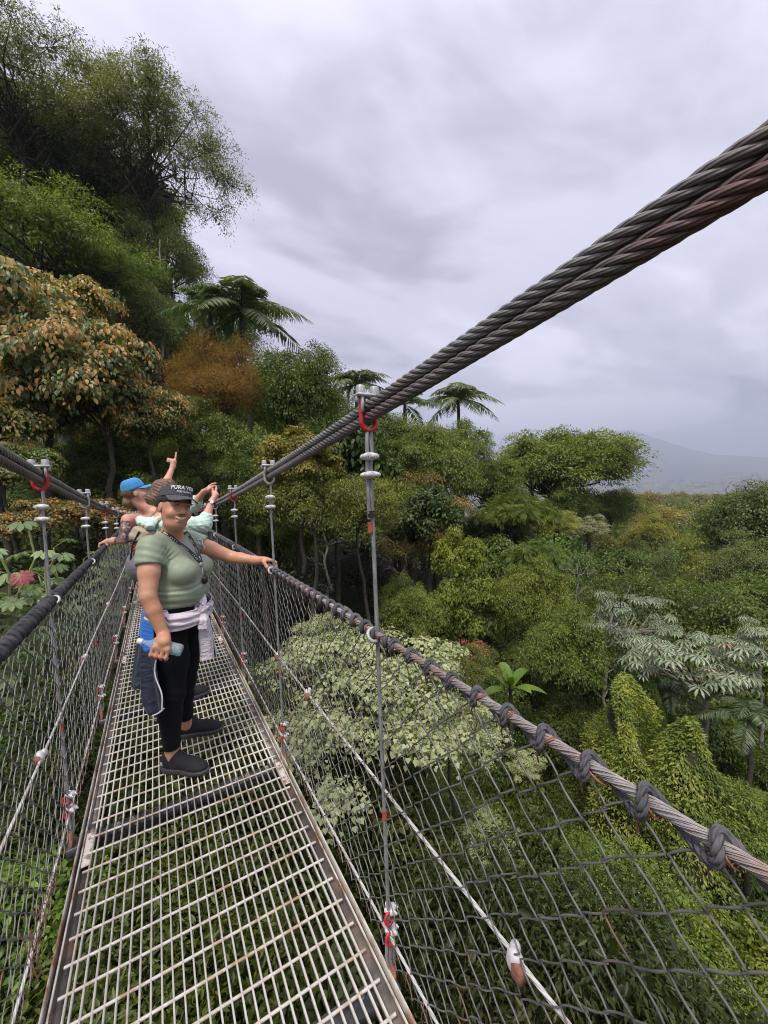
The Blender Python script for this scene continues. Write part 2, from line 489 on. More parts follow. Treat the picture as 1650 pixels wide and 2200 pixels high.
clip_me = clip_mesh(); saddle_me = saddle_mesh()
shackle_red = MB().tube(shackle_path(), .0078, 10).mesh('shackle', MAT['red'])
shackle_grey = MB().tube(shackle_path(), .0075, 10).mesh('shackle', MAT['galv'])
bm_ = MB(); hexbolt(bm_, 0, 0, 0, .0150, .024); bolt_me = bm_.mesh('bolt', MAT['galv'], smooth=False)
tape_me = MB().cyl((0, 0, -.016), (0, 0, .016), .0082, sides=10).mesh('red_tape', simple('worn red tape', (.30, .04, .03), (.45, .09, .06), rough=.6))
tie_me = MB().cyl((0, 0, -.006), (0, 0, .006), .0125, sides=10).cyl((0, 0, -.006 + .016), (0, 0, .014), .0115, sides=10).mesh('tie', MAT['black'])
redclip = MB()
redclip.tube(np.array([[.014 * math.cos(a), .004 * math.sin(a) + -.004, .016 * math.sin(a)] for a in np.linspace(.4, 2 * math.pi - .4, 12)]), .0048, 6)
redclip_me = redclip.mesh('red_clip', MAT['red'])
def suspender(x, y, red, label, near):
    zc = cable_z(y)
    root = empty('suspender', (x, y, zc), label, 'hanger', 'hangers between main cable and deck')
    s = 1 if x > 0 else -1
    link('saddle_clamp', saddle_me, root)
    for sx in (-1, 1): link('bolt', bolt_me, root, (sx * .024, 0, .053))
    link('shackle', shackle_red if red else shackle_grey, root)
    zb = .03 - zc
    m = MB()
    n = 40 if near else 14
    sd_ = 10 if near else 6
    zt = -.052
    # live part of the rope from the shackle to the lug, dead end folded back beside it
    pts = [[.006, 0, zt - .002], [.0075, 0, -.11], [.0, 0, -.16]]
    zz = np.linspace(-.2, zb, n)
    P = np.array(pts + [[0, 0, z] for z in zz]); m.tube(P, .0064, sd_)
    zt2 = 1.49 - zc
    P = np.array([[.006, 0, zt - .002], [0, .0, zt + .004], [-.006, .0, zt - .002], [-.0085, .0, -.11]] + [[-.0105, .001, z] for z in np.linspace(-.16, zt2, max(6, n // 4))])
    if zt2 < -.24: m.tube(P, .0060, sd_)
    # loop at the foot
    a = np.linspace(0, 2 * np.pi, 17)[:-1]
    foot = np.stack([.013 * np.sin(a), 0 * a, zb + .035 - .055 * np.cos(a)], 1)
    m.tube(foot, .0055, sd_, closed=True)
    m.build('rope', MAT['hanger_rope'], root)
    link('wire_clip', clip_me, root, (-.003, 0, -.134)); link('wire_clip', clip_me, root, (-.003, 0, -.190), (0, 0, .25 * s))
    if zt2 < -.24:
        link('tie', tie_me, root, (-.004, 0, zt2 + .012)); link('red_tape', tape_me, root, (-.009, 0, zt2 - .025))
    link('red_tape', tape_me, root, (0, 0, .535 - zc))
    for zf in (.205, .135):
        link('red_clip', redclip_me, root, (-.004, -.006, zf - .014 - zc)); 
        link('wire_clip', clip_me, root, (.010, .004, zf - zc), (.2, 0, .9), (.72, .8, 1.0))
    # shackle that ties the hand rail to the hanger
    zr = rail_z(y) - zc
    a = np.linspace(0, 2 * np.pi, 19)[:-1]
    ring = np.stack([-s * .012 + .020 * np.cos(a), .012 * np.sin(a), zr + .017 * np.sin(a)], 1)
    MB().tube(ring, .0058, 8, closed=True).build('rail_shackle', MAT['galv'], root)
    return root
for k in range(-1, 13):
    y = Y0 + SP * k
    for s, x in (('right', XR), ('left', XL)):
        if s == 'left' and k < 1: 
            if k == -1: continue
        red = (k % 2 == 0) if s == 'right' else (k % 2 == 1)
        pos = {('right', 0): 'nearest wire hanger, red shackle and two zinc clips under the big cable',
               ('right', 1): 'hanger with plain grey shackle meeting the rail at the resting hand of the woman',
               ('right', 2): 'red shackled hanger just right of the hands with the phone',
               ('right', 3): 'small hanger behind the mint sleeve on the phone side',
               ('left', 1): 'wire hanger with red shackle rising in front of the big-leaved plants',
               ('left', 2): 'grey shackled hanger on the left cable, between red shackled ones',
               ('left', 3): 'red shackled hanger nearest the bare tattooed arm',
               ('right', -1): 'wire hanger beside the camera, out of frame', ('left', 0): 'wire hanger behind the left edge of the picture'}
        lab = pos.get((s, k), 'tiny far wire hanger on the %s cable with %s shackle, %s from the camera' % (s, 'red' if red else 'grey', ORD[k + 1]))
        suspender(x, y, red, lab, k <= 2)

PITCH = .0428
# ---- hand rails: wire rope lashed to the fence with a spiral of thick rope
def lashing(x, y0, y1, pitch, R, r, seg, sides, sx, loose=0.0):
    n = int((y1 - y0) / pitch * seg)
    y = np.linspace(y0, y1, n)
    th = 2 * np.pi * y / pitch
    wob = np.array([mnoise.noise(Vector((v * 1.7, x, 0))) for v in y])
    wob2 = np.array([mnoise.noise(Vector((v * 9, x, 3))) for v in y])
    RR = R * (1 + .25 * wob)
    z = rail_z(y) + RR * np.sin(th) * (1 + loose) - loose * R * .9 + .002 * wob2
    return np.stack([x + sx * RR * np.cos(th) * .9, y + pitch * .22 * np.sin(th + .8) * (1 if loose else .3), z], 1), sides
for side, x in (('right', XR), ('left', XL)):
    root = empty('hand_rail', (x, 0, rail_z(0)), 'steel rope hand rail wound with dark rope, under the woman\'s outstretched hand' if side == 'right' else
                 'hand rail wrapped tightly in black rope on the left side of the bridge', 'hand rail', 'rope hand rails of the bridge')
    y = np.linspace(-.6 if side == 'right' else .2, YE, 160)
    c = MB()
    if side == 'right':
        ys = np.linspace(-.6, 1.3, 330)
        for q in range(6):
            th = 2 * np.pi * ys / .11 + q * math.pi / 3
            c.tube(np.stack([x + .0060 * np.cos(th), ys, rail_z(ys) + .0015 * np.sin(ys * 5) + .0060 * np.sin(th)], 1), .0032, 6)
        y = np.linspace(1.3, YE, 140)
    c.tube(np.stack([np.full_like(y, x), y, rail_z(y) + .0015 * np.sin(y * 5)], 1), .0088, 9)
    c = c.build('rail_cable', MAT['rail_cable'], root, loc=(-x, 0, -rail_z(0)))
    tr_ = MB(); r3 = np.random.default_rng(12)
    for k in range(46):
        yk = .02 + k * PITCH * 2; a = np.linspace(0, 2 * np.pi, 11)[:-1]; sl = r3.normal(0, .012)
        for g in (0, .004): tr_.tube(np.stack([x + .0115 * np.cos(a), yk + g + sl * np.sin(a), rail_z(yk) - .002 + .0125 * np.sin(a)], 1), .0016, 4, closed=True)
        tr_.tube(np.array([[x - .010, yk, rail_z(yk) - .006], [x - .006, yk + .020, rail_z(yk) - .035], [x, yk + .021, rail_z(yk) - .055]]), .0016, 4)
    tr_ = tr_.build('lacing_wire', MAT['rust'], root, loc=(-x, 0, -rail_z(0))); tr_['kind'] = 'stuff'
    if side == 'right':
        P, sd_ = lashing(x, -.5, 1.0, .085, .0150, .0078, 40, 8, 1, loose=.30)
        m = MB()
        T, Uu, Ww = frames(P); Ls = np.concatenate([[0], np.cumsum(np.linalg.norm(np.diff(P, axis=0), axis=1))])
        for q in range(3):
            th = 2 * np.pi * Ls / .042 + q * 2.0944
            m.tube(P + .0039 * (np.cos(th)[:, None] * Uu + np.sin(th)[:, None] * Ww), .0042, 6)
        P, sd_ = lashing(x, 1.0, YE, .075, .0165, .0075, 10, 6, 1, loose=.12)
        m.tube(P, .0085, 6)
        m.build('lashing_rope', MAT['lashing'], root, loc=(-x, 0, -rail_z(0)))
    else:
        P, sd_ = lashing(x, .3, 3.4, .048, .0165, .0105, 18, 8, -1, loose=.16)
        m = MB().tube(P, .0100 + .0014 * np.sin(np.arange(len(P)) * .9), 8)
        P, sd_ = lashing(x, 3.4, YE, .055, .0165, .0125, 8, 5, -1, loose=.06)
        m.tube(P, .0115, 5)
        m.build('lashing_rope', MAT['lashing_black'], root, loc=(-x, 0, -rail_z(0)))

# ---- chain-link fences: every zigzag wire is a part
PITCH = .0428
def zig(flip, sides, sub):
    n = 25
    z0, dz = .045, .0428
    zt = np.linspace(0, n, n * sub + 1)
    tri = np.abs((zt % 2) - 1) * 2 - 1
    tri = np.sign(tri) * np.abs(tri) ** .92
    yy = tri * (PITCH / 2 + .0012) * flip
    xx = .0030 * np.sin(zt * np.pi)  # each half turn passes in front of or behind the sheet
    P = np.stack([xx, yy, z0 + zt * dz], 1)
    return MB().tube(P, .0019, sides)
zig_near = [zig(f, 6, 6).mesh('wire', MAT['wire']) for f in (1, -1)]
zig_far = [zig(f, 3, 3).mesh('wire', MAT['wire']) for f in (1, -1)]
for side, x, ya in (('right', XR, -.02), ('left', XL, 1.15)):
    root = empty('mesh_fence', (x, 0, 0), 'chain-link side fence on the right, its near diamonds seen large' if side == 'right' else
                 'chain-link side fence on the left with rusty lower edge', 'fence', 'chain-link sides of the bridge')
    r2 = np.random.default_rng(3 if side == 'right' else 4)
    i = 0; far = MB()
    y = ya
    while y < YE:
        ph = i % 2
        if i < 299:
            sag = .006 * mnoise.noise(Vector((y * 2.3, x, 1)))
            link('wire', (zig_near if y < ya + 2.2 else zig_far)[ph], root, (sag + r2.normal(0, .0012), y + r2.normal(0, .0009), r2.normal(0, .001)), (r2.normal(0, .004), r2.normal(0, .003), 0))
        else:
            zz = np.arange(26) * .0428 + .045
            P = np.stack([0 * zz, y + (PITCH / 2) * np.where(np.arange(26) % 2 == 0, 1, -1) * (1 if ph == 0 else -1), zz], 1)
            far.tube(P, .0021, 3)
        i += 1; y += PITCH
    fo = far.build('wire_mesh', MAT['wire'], root); fo['kind'] = 'stuff'
    yb = np.linspace(-.5, YE, 90)
    for nm, z, r in (('middle_cable', .612, .0048), ('lower_cable', .118, .0048)):
        P = np.stack([0 * yb + (.004 if nm == 'middle_cable' else 0.0), yb, z + .006 * np.sin(yb * 2.1)], 1)
        MB().tube(P, r, 8).build(nm, MAT['pale_cable'], root)
    # wire clips where the cables are spliced
    s = 1 if side == 'right' else -1
    cg = MB().ell((0, 0, 0), (.016, .020, .026), nu=10, nv=6).ell((.012, .010, .010), (.012, .012, .016), nu=8, nv=6)
    cg_me = cg.mesh('cable_clip', MAT['white_metal'])
    rd = MB().box((-.006, -.004, -.004), (.022, .026, .036), bevel=.006).mesh('clip_saddle', MAT['rust'], smooth=False)
    for yc in ((.535, 1.80, 2.33) if side == 'right' else (1.93, 3.0, 4.4)):
        link('cable_clip', cg_me, root, (0, yc, .612)); link('clip_saddle', rd, root, (0, yc - .01, .612))
    # the bottom selvedge twisted with rusty tie wire to the lower cable
    t = MB()
    for k in range(120):
        yk = ya + k * PITCH * 2 + PITCH
        a = np.linspace(0, 2 * np.pi, 9)[:-1]
        t.tube(np.stack([.008 * np.cos(a), yk + .006 * np.sin(a * 2), .085 + .036 * np.sin(a)], 1), .0014, 3, closed=True)
    tw = t.build('tie_wire', MAT['rust'], root); tw['kind'] = 'stuff'
    if side == 'left':
        t = MB()
        for k in range(26):
            yk = 1.62 + .045 * (k % 9) + r2.normal(0, .02); zk = .06 + .1 * r2.random()
            d = r2.normal(0, 1, 3) * np.array([.012, .02, .05])
            p = np.array([r2.normal(0, .008), yk, zk])
            t.tube(np.array([p - d, p + r2.normal(0, .006, 3), p + d]), .0016, 4)
        rt = t.build('rusty_tangle', MAT['rust'], root); rt['kind'] = 'stuff'
# ================================================================ vegetation
def leafmat(name, stops, rough=.45, trans=.32, spec=.45, tmul=(1.25, 1.35, .5)):
    """leaf colour differs from leaf to leaf (attribute 'rnd') and from plant to plant (object colour)"""
    m = bpy.data.materials.new(name); m.use_nodes = True
    t = m.node_tree; t.nodes.clear()
    o = N(t, 'ShaderNodeOutputMaterial'); p = N(t, 'ShaderNodeBsdfPrincipled'); tr = N(t, 'ShaderNodeBsdfTranslucent')
    mx = N(t, 'ShaderNodeMixShader'); mx.inputs[0].default_value = trans
    at = N(t, 'ShaderNodeAttribute', attribute_name='rnd'); oi = N(t, 'ShaderNodeObjectInfo')
    r = ramp_n(t, at.outputs['Fac'], stops)
    mu = N(t, 'ShaderNodeMix', data_type='RGBA', blend_type='MULTIPLY'); mu.inputs[0].default_value = 1
    t.links.new(r.outputs[0], mu.inputs[6]); t.links.new(oi.outputs['Color'], mu.inputs[7])
    m2 = N(t, 'ShaderNodeMix', data_type='RGBA', blend_type='MULTIPLY'); m2.inputs[0].default_value = 1
    t.links.new(mu.outputs[2], m2.inputs[6]); m2.inputs[7].default_value = tmul + (1,)
    t.links.new(mu.outputs[2], p.inputs['Base Color']); t.links.new(m2.outputs[2], tr.inputs['Color'])
    p.inputs['Roughness'].default_value = rough; p.inputs['Specular IOR Level'].default_value = spec
    t.links.new(p.outputs[0], mx.inputs[1]); t.links.new(tr.outputs[0], mx.inputs[2]); t.links.new(mx.outputs[0], o.inputs['Surface'])
    return m
LM = {
 'green': leafmat('green leaves', [(0, (0.0697, 0.095, 0.0164)), (0.45, (0.1394, 0.1841, 0.0327)), (0.8, (0.2322, 0.2732, 0.059)), (1, (0.36, 0.3564, 0.0907))]),
 'olive': leafmat('olive leaves', [(0, (0.0756, 0.0973, 0.0182)), (0.5, (0.1673, 0.2058, 0.0381)), (0.85, (0.27, 0.3055, 0.068)), (1, (0.3671, 0.3493, 0.0907))]),
 'grey': leafmat('grey green leaves', [(0, (0.1216, 0.1437, 0.0442)), (0.5, (0.2433, 0.2755, 0.0884)), (0.9, (0.4201, 0.4431, 0.1621)), (1, (0.5309, 0.4312, 0.1621))], rough=.4),
 'fresh': leafmat('fresh green leaves', [(0, (0.0869, 0.1473, 0.0203)), (0.5, (0.1932, 0.2715, 0.0507)), (1, (0.367, 0.4034, 0.0929))], rough=.5),
 'lime': leafmat('yellow green leaves', [(0, (.13, .15, .020)), (.5, (.26, .29, .035)), (1, (.42, .40, .06))], rough=.5),
 'orange': leafmat('mixed rusty and green leaves', [(0, (0.069, 0.1224, 0.0443)), (0.38, (0.138, 0.2016, 0.0759)), (0.5, (0.3588, 0.288, 0.0885)), (0.64, (0.5796, 0.36, 0.1265)), (0.82, (0.5796, 0.288, 0.1391)), (1, (0.69, 0.5184, 0.1518))], rough=.42),
 'rusty': leafmat('rusty brown sprigs', [(0, (0.143, 0.091, 0.024)), (0.5, (0.286, 0.1625, 0.042)), (1, (0.39, 0.247, 0.072))], rough=.7, spec=.2),
 'brown': leafmat('brownish leaves', [(0, (0.1344, 0.1149, 0.0364)), (0.5, (0.2496, 0.2107, 0.065)), (1, (0.4031, 0.2874, 0.104))], rough=.5),
 'pale': leafmat('pale variegated leaves', [(0, (0.172, 0.2116, 0.08)), (0.25, (0.344, 0.3864, 0.176)), (0.8, (0.516, 0.5428, 0.304)), (0.97, (0.5504, 0.5336, 0.272)), (1, (0.602, 0.3496, 0.048))], rough=.45, trans=.3, tmul=(1, 1, .75)),
 'silver': leafmat('silvery cecropia leaves', [(0, (0.168, 0.2208, 0.1176)), (0.5, (0.2856, 0.3496, 0.2184)), (0.92, (0.4032, 0.46, 0.3192)), (1, (0.336, 0.2024, 0.1176))], rough=.4, trans=.2, tmul=(1, 1, .6)),
 'palm': leafmat('palm leaflets', [(0, (0.0649, 0.1006, 0.0421)), (0.6, (0.1379, 0.1866, 0.0878)), (1, (0.2434, 0.2758, 0.1492))], rough=.32, spec=.6),
 'castor': leafmat('large soft leaves', [(0, (.12, .17, .07)), (.6, (.24, .30, .14)), (1, (.36, .42, .22))], rough=.45),
 'crimson': leafmat('crimson young leaf', [(0, (.22, .05, .06)), (1, (.42, .12, .13))], rough=.4, tmul=(1.2, .6, .6)),
 'coral': leafmat('coral flower heads', [(0, (.50, .12, .07)), (1, (.70, .25, .16))], rough=.6, tmul=(1, .6, .5)),
 'far': leafmat('distant leaves', [(0, (0.1173, 0.1311, 0.026)), (0.5, (0.2346, 0.242, 0.052)), (1, (0.4052, 0.363, 0.091))], rough=.5),
}
def bark(name, c1, c2, c3, scale=6):
    def f(t, p, o):
        p.inputs['Roughness'].default_value = .85
        n = noise_n(t, scale, 6, .65); n2 = noise_n(t, scale * .35, 4)
        r = ramp_n(t, n.outputs['Fac'], [(.3, c1), (.55, c2), (.75, c3)])
        mo = ramp_n(t, n2.outputs['Fac'], [(.52, (0, 0, 0)), (.62, (1, 1, 1))])
        m = N(t, 'ShaderNodeMix', data_type='RGBA'); t.links.new(mo.outputs[0], m.inputs[0]); t.links.new(r.outputs[0], m.inputs[6])
        m.inputs[7].default_value = (.055, .06, .02, 1)
        t.links.new(m.outputs[2], p.inputs['Base Color']); bump_n(t, n.outputs['Fac'], .6, .03, p)
    return mat(name, f)
BK = {'dark': bark('mossy dark bark', (.03, .025, .018), (.06, .05, .035), (.11, .09, .065)),
      'pale': bark('pale lichened bark', (.14, .12, .10), (.26, .23, .19), (.42, .39, .34))}

# leaf outlines: (verts, triangles); y runs to the tip, z is the upper face
def T_(v, f): return np.array(v, float), np.array(f)
LF = {
 'lance': T_([[0, 0, 0], [-.17, .42, .05], [0, 1, -.12], [.17, .42, .05]], [[0, 2, 1], [0, 3, 2]]),
 'broad': T_([[0, 0, 0], [-.26, .40, .06], [0, 1, -.16], [.26, .40, .06]], [[0, 2, 1], [0, 3, 2]]),
 'leaflet': T_([[0, 0, 0], [-.06, .4, .02], [0, 1, -.10], [.06, .4, .02]], [[0, 2, 1], [0, 3, 2]]),
 'thin': T_([[0, 0, 0], [-.07, .5, .02], [0, 1, -.05], [.07, .5, .02]], [[0, 2, 1], [0, 3, 2]]),
 'oval': T_([[0, 0, 0], [-.22, .22, .05], [-.25, .60, .03], [0, 1, -.20], [.25, .60, .03], [.22, .22, .05], [0, .5, -.02]],
            [[0, 6, 1], [1, 6, 2], [2, 6, 3], [3, 6, 4], [4, 6, 5], [5, 6, 0]]),
 'heart': T_([[0, 0, 0], [-.34, -.02, .06], [-.40, .30, .05], [0, 1, -.18], [.40, .30, .05], [.34, -.02, .06]],
             [[0, 2, 1], [0, 3, 2], [0, 4, 3], [0, 5, 4]]),
}
def palmate(n, spread, droop, w, fold=.05):
    V, F = [], []
    for k in range(n):
        a = -spread / 2 + spread * k / (n - 1)
        l = .62 + .38 * math.cos(a * .55)
        d = np.array([math.sin(a), math.cos(a)]); s = np.array([d[1], -d[0]])
        b = len(V)
        for (t, ww, zz) in ((.04, 0, 0), (.45, w * .7, .05), (.75, w, -.10 * droop)):
            for sg in ((-1, 1) if ww else (0,)):
                q = d * t * l + s * sg * ww * l
                V.append([q[0], q[1], zz + (fold if ww else 0)])
        q = d * l; V.append([q[0], q[1], -.38 * droop])
        q = d * .6 * l; V.append([q[0], q[1], -.02])
        F += [[b, b + 6, b + 1], [b, b + 2, b + 6], [b + 1, b + 6, b + 3], [b + 2, b + 4, b + 6], [b + 3, b + 6, b + 5], [b + 4, b + 5, b + 6]]
    return np.array(V), np.array(F)
LF['cecropia'] = palmate(9, 5.3, 1.0, .12)
LF['castor'] = palmate(9, 4.9, .55, .20, .03)
def pinnate(n, w, droop):
    V, F = [], []
    for k in range(n):
        t = .12 + .88 * k / (n - 1)
        l = .34 * math.sin(math.pi * (.12 + .80 * k / (n - 1))) + .05
        zz = -droop * t * t
        for s in (-1, 1):
            b = len(V)
            V += [[0, t, zz], [s * l * .5 - 0, t + l * .15 + w, zz + .01], [s * l, t + l * .4, zz - .05], [s * l * .5, t + l * .15 - w, zz + .01]]
            F += [[b, b + 1, b + 2], [b, b + 2, b + 3]]
    return np.array(V), np.array(F)
LF['pinnate'] = pinnate(8, .045, .35)

def leaves(P, tip, nrm, size, kind, rnd):
    T, Fc = LF[kind]
    y = unit(tip); x = unit(np.cross(y, nrm)); z = np.cross(x, y)
    V = P[:, None] + size[:, None, None] * (T[None, :, 0:1] * x[:, None] + T[None, :, 1:2] * y[:, None] + T[None, :, 2:3] * z[:, None])
    F = (Fc[None] + (np.arange(len(P)) * len(T))[:, None, None]).reshape(-1, 3)
    return V.reshape(-1, 3), F, np.repeat(rnd, len(T))
class Leafage:
    def __init__(s): s.V = []; s.F = []; s.A = []; s.n = 0
    def add(s, *a):
        V, F, R_ = leaves(*a); s.V.append(V); s.F.append(F + s.n); s.A.append(R_); s.n += len(V)
    def mesh(s, name, m):
        return mesh_np(name, np.concatenate(s.V), [np.concatenate(s.F)], m, smooth=False, attr={'rnd': np.clip(np.concatenate(s.A), 0, 1)})

def branch(m, p0, p1, r0, r1, rs, n=6, sides=6, wig=.06, sag=.0):
    p0 = np.array(p0, float); p1 = np.array(p1, float)
    t = np.linspace(0, 1, n)[:, None]
    L = np.linalg.norm(p1 - p0)
    P = p0 + (p1 - p0) * t
    P[1:-1] += rs.normal(0, wig * L, (n - 2, 3))
    P[:, 2] += sag * L * np.sin(t[:, 0] * np.pi)
    m.tube(P, np.linspace(r0, r1, n), sides, caps=False)
    return P

def crown(seed, R=4., rz=.7, nl=14, lr=.42, ncl=60, nlf=28, clr=.55, kind='lance', size=.16, droop=.3, flat=.35, low=-.35, Hc=8., tr=.22, inner=.12, twigs=.15, bk='dark', lm='green', upn=.8, core=110, wig=.08, jit=.09, dmin=.50, dmax=1.28):
    """a tree: tapered trunk, limbs to every lobe, leaf clusters on the lobes"""
    rs = np.random.default_rng(seed)
    i = np.arange(nl) + .5
    ph = np.pi * (1 + 5 ** .5) * i; cz = 1 - (1 - low) * i / nl
    d = np.stack([np.sqrt(1 - cz ** 2) * np.cos(ph), np.sqrt(1 - cz ** 2) * np.sin(ph), cz], 1)
    C = d * (R * .64) * rs.uniform(dmin, dmax, (nl, 1)) + rs.normal(0, jit * R, (nl, 3)); C[:, 2] *= rz
    LR = R * lr * rs.uniform(.55, 1.2, nl)
    top = np.array([0, 0, Hc])
    lf = Leafage(); tk = MB()
    br = np.array([rs.normal(0, .35), rs.normal(0, .35), Hc - R * rz * .75])
    branch(tk, (0, 0, -3), br, tr * 1.25, tr * .7, rs, 8, 8, .012)
    branch(tk, br, top + [0, 0, R * rz * .3], tr * .7, tr * .25, rs, 5, 6, .05)
    for k in range(nl):
        c = C[k] + top
        mid = br + (c - br) * .5 + np.array([0, 0, -.04 * R])
        P = branch(tk, br + (top - br) * rs.uniform(0, .6), c, tr * .36, tr * .08, rs, 7, 5, wig, .05)
        n = int(ncl * .8 * (LR[k] / (R * lr)) ** 2) + 3
        q = unit(rs.normal(0, 1, (n * 3, 3)) + d[k] * .55 + np.array([0, 0, .45]))
        q = q[:n]
        rr = LR[k] * np.where(rs.random(n) < inner, rs.uniform(.2, .7, n), rs.uniform(.70, 1.30, n))
        cp = c + q * rr[:, None] * np.array([1, 1, .75])
        for j in range(n):
            if rs.random() < twigs:
                branch(tk, c + (cp[j] - c) * .1, cp[j], tr * .085, tr * .03, rs, 4, 3, .05)
        crn = rs.random(n)
        csz = rs.uniform(.6, 1.45, n)
        m = rs.poisson(nlf * 1.45 * csz ** 1.5) + 2
        idx = np.repeat(np.arange(n), m); tot = len(idx)
        nr = unit(q * (1 - upn) + np.array([0, 0, upn]))[idx]
        off = rs.normal(0, 1, (tot, 3)) * (clr * .52 * csz[idx])[:, None]
        off -= nr * (np.sum(off * nr, 1) * (1 - flat))[:, None]
        off[:, 2] -= .35 * np.sum(off[:, :2] ** 2, 1) / max(clr, .05)
        pos = cp[idx] + off
        tip = unit(off + q[idx] * .25 * clr + rs.normal(0, .35, (tot, 3)) * clr) + np.array([0, 0, -droop])
        nn = nr + rs.normal(0, .38, (tot, 3))
        sz = size * rs.uniform(.6, 1.25, tot)
        rnd = .42 * rs.random(tot) + .58 * crn[idx]
        lf.add(pos, tip, nn, sz, kind, rnd)
        if core:  # added oversized, darker inner leaves block light and darken the crown's inside
            nc = int(core * (LR[k] / (R * lr)) ** 2)
            pc = c + unit(rs.normal(0, 1, (nc, 3))) * (LR[k] * rs.uniform(.15, .80, (nc, 1))) * np.array([1, 1, .8])
            lf.add(pc, rs.normal(0, 1, (nc, 3)), rs.normal(0, 1, (nc, 3)) + [0, 0, .5], (1.5 * min(size, .2) + .07 * LR[k]) * rs.uniform(.7, 1.3, nc), 'broad' if kind in ('lance', 'thin', 'pinnate') else kind, .55 * rs.random(nc))
    return lf.mesh('crown', LM[lm]), tk.mesh('trunk', BK[bk]), Hc

PR = {}
PR['dense'] = crown(1, R=4, nl=16, ncl=66, nlf=24, clr=.50, kind='broad', size=.17, lm='green', twigs=.06)
PR['dense_b'] = crown(2, R=4, rz=.9, nl=22, lr=.34, ncl=46, nlf=26, clr=.42, kind='lance', size=.19, lm='olive', droop=.5, twigs=.08)
PR['dense_c'] = crown(3, R=3.6, rz=1.05, nl=24, lr=.30, ncl=44, nlf=26, clr=.36, kind='lance', size=.14, lm='grey', low=-.6, twigs=.08)
PR['airy'] = crown(4, R=6, rz=.70, nl=50, lr=.22, ncl=46, nlf=20, clr=.40, kind='lance', size=.15, lm='grey', twigs=.6, tr=.19, core=14, wig=.12, inner=.3, Hc=10., upn=.55, droop=.1, low=-.3)
PR['umbrella'] = crown(5, R=6, rz=.50, nl=70, lr=.17, ncl=26, nlf=26, clr=.60, kind='lance', size=.20, lm='fresh', jit=.04, dmin=.80, dmax=1.20, flat=.12, low=-.22, tr=.4, Hc=9., upn=.95, droop=.05, twigs=.1)
PR['bright'] = crown(6, R=4.5, rz=.5, nl=26, lr=.27, ncl=30, nlf=24, clr=.55, kind='lance', size=.15, lm='fresh', flat=.2, low=-.1, Hc=8., upn=.9, droop=.25)
PR['bigleaf'] = crown(7, R=3, rz=.85, nl=26, lr=.30, ncl=40, nlf=9, clr=.30, kind='oval', size=.20, lm='orange', droop=1.1, low=-.5, Hc=5.2, tr=.13, upn=.35, twigs=.3)
PR['rusty'] = crown(8, R=3, rz=.9, nl=18, lr=.38, ncl=70, nlf=26, clr=.34, kind='thin', size=.17, core=40, lm='rusty', droop=.2, low=-.6, Hc=6., upn=.3, flat=.8)
PR['pale'] = crown(9, R=2, rz=.70, nl=40, lr=.19, ncl=19, nlf=13, clr=.19, kind='heart', size=.085, core=3, jit=.12, dmin=.5, dmax=1.42, flat=.2, lm='pale', droop=.8, low=-.5, Hc=5., tr=.07, upn=.75, twigs=.5)
PR['lime'] = crown(10, R=2.2, rz=1.05, nl=22, lr=.30, ncl=24, nlf=16, clr=.28, kind='oval', size=.17, lm='lime', droop=.9, low=-.6, Hc=5., tr=.10, upn=.5)
PR['fern'] = crown(11, R=3, rz=.5, nl=22, lr=.30, ncl=15, nlf=9, clr=.42, kind='pinnate', size=.55, core=60, lm='green', droop=.2, flat=.2, low=-.15, Hc=6., upn=.9)
PR['shrub'] = crown(12, R=1.6, rz=.8, nl=14, lr=.40, ncl=22, nlf=12, clr=.28, kind='oval', size=.15, lm='green', droop=.35, low=-.2, Hc=1.9, tr=.05)
PR['brown'] = crown(13, R=3.2, rz=1.15, nl=22, lr=.30, ncl=44, nlf=24, clr=.36, kind='lance', size=.16, lm='brown', droop=.9, low=-.7, Hc=7., upn=.4, twigs=.2)
PR['far'] = crown(14, R=4.5, rz=.75, nl=14, lr=.40, ncl=26, nlf=9, clr=.75, kind='broad', size=.48, lm='far', Hc=8., twigs=0.02, bk='pale', tr=.3)
PR['leafy'] = crown(16, R=3.6, rz=.95, nl=24, lr=.30, ncl=30, nlf=14, clr=.48, kind='oval', size=.30, lm='green', droop=.6, low=-.5, upn=.6, twigs=.12)
PR['layered'] = crown(17, R=4, rz=.8, nl=40, lr=.20, ncl=22, nlf=26, clr=.52, kind='lance', size=.20, lm='green', flat=.12, low=-.5, upn=.92, jit=.12, droop=.15, twigs=.2, core=70)
PR['small'] = crown(15, R=2.6, rz=.8, nl=18, lr=.36, ncl=46, nlf=22, clr=.30, kind='lance', size=.115, lm='olive', Hc=5., tr=.1, droop=.4)

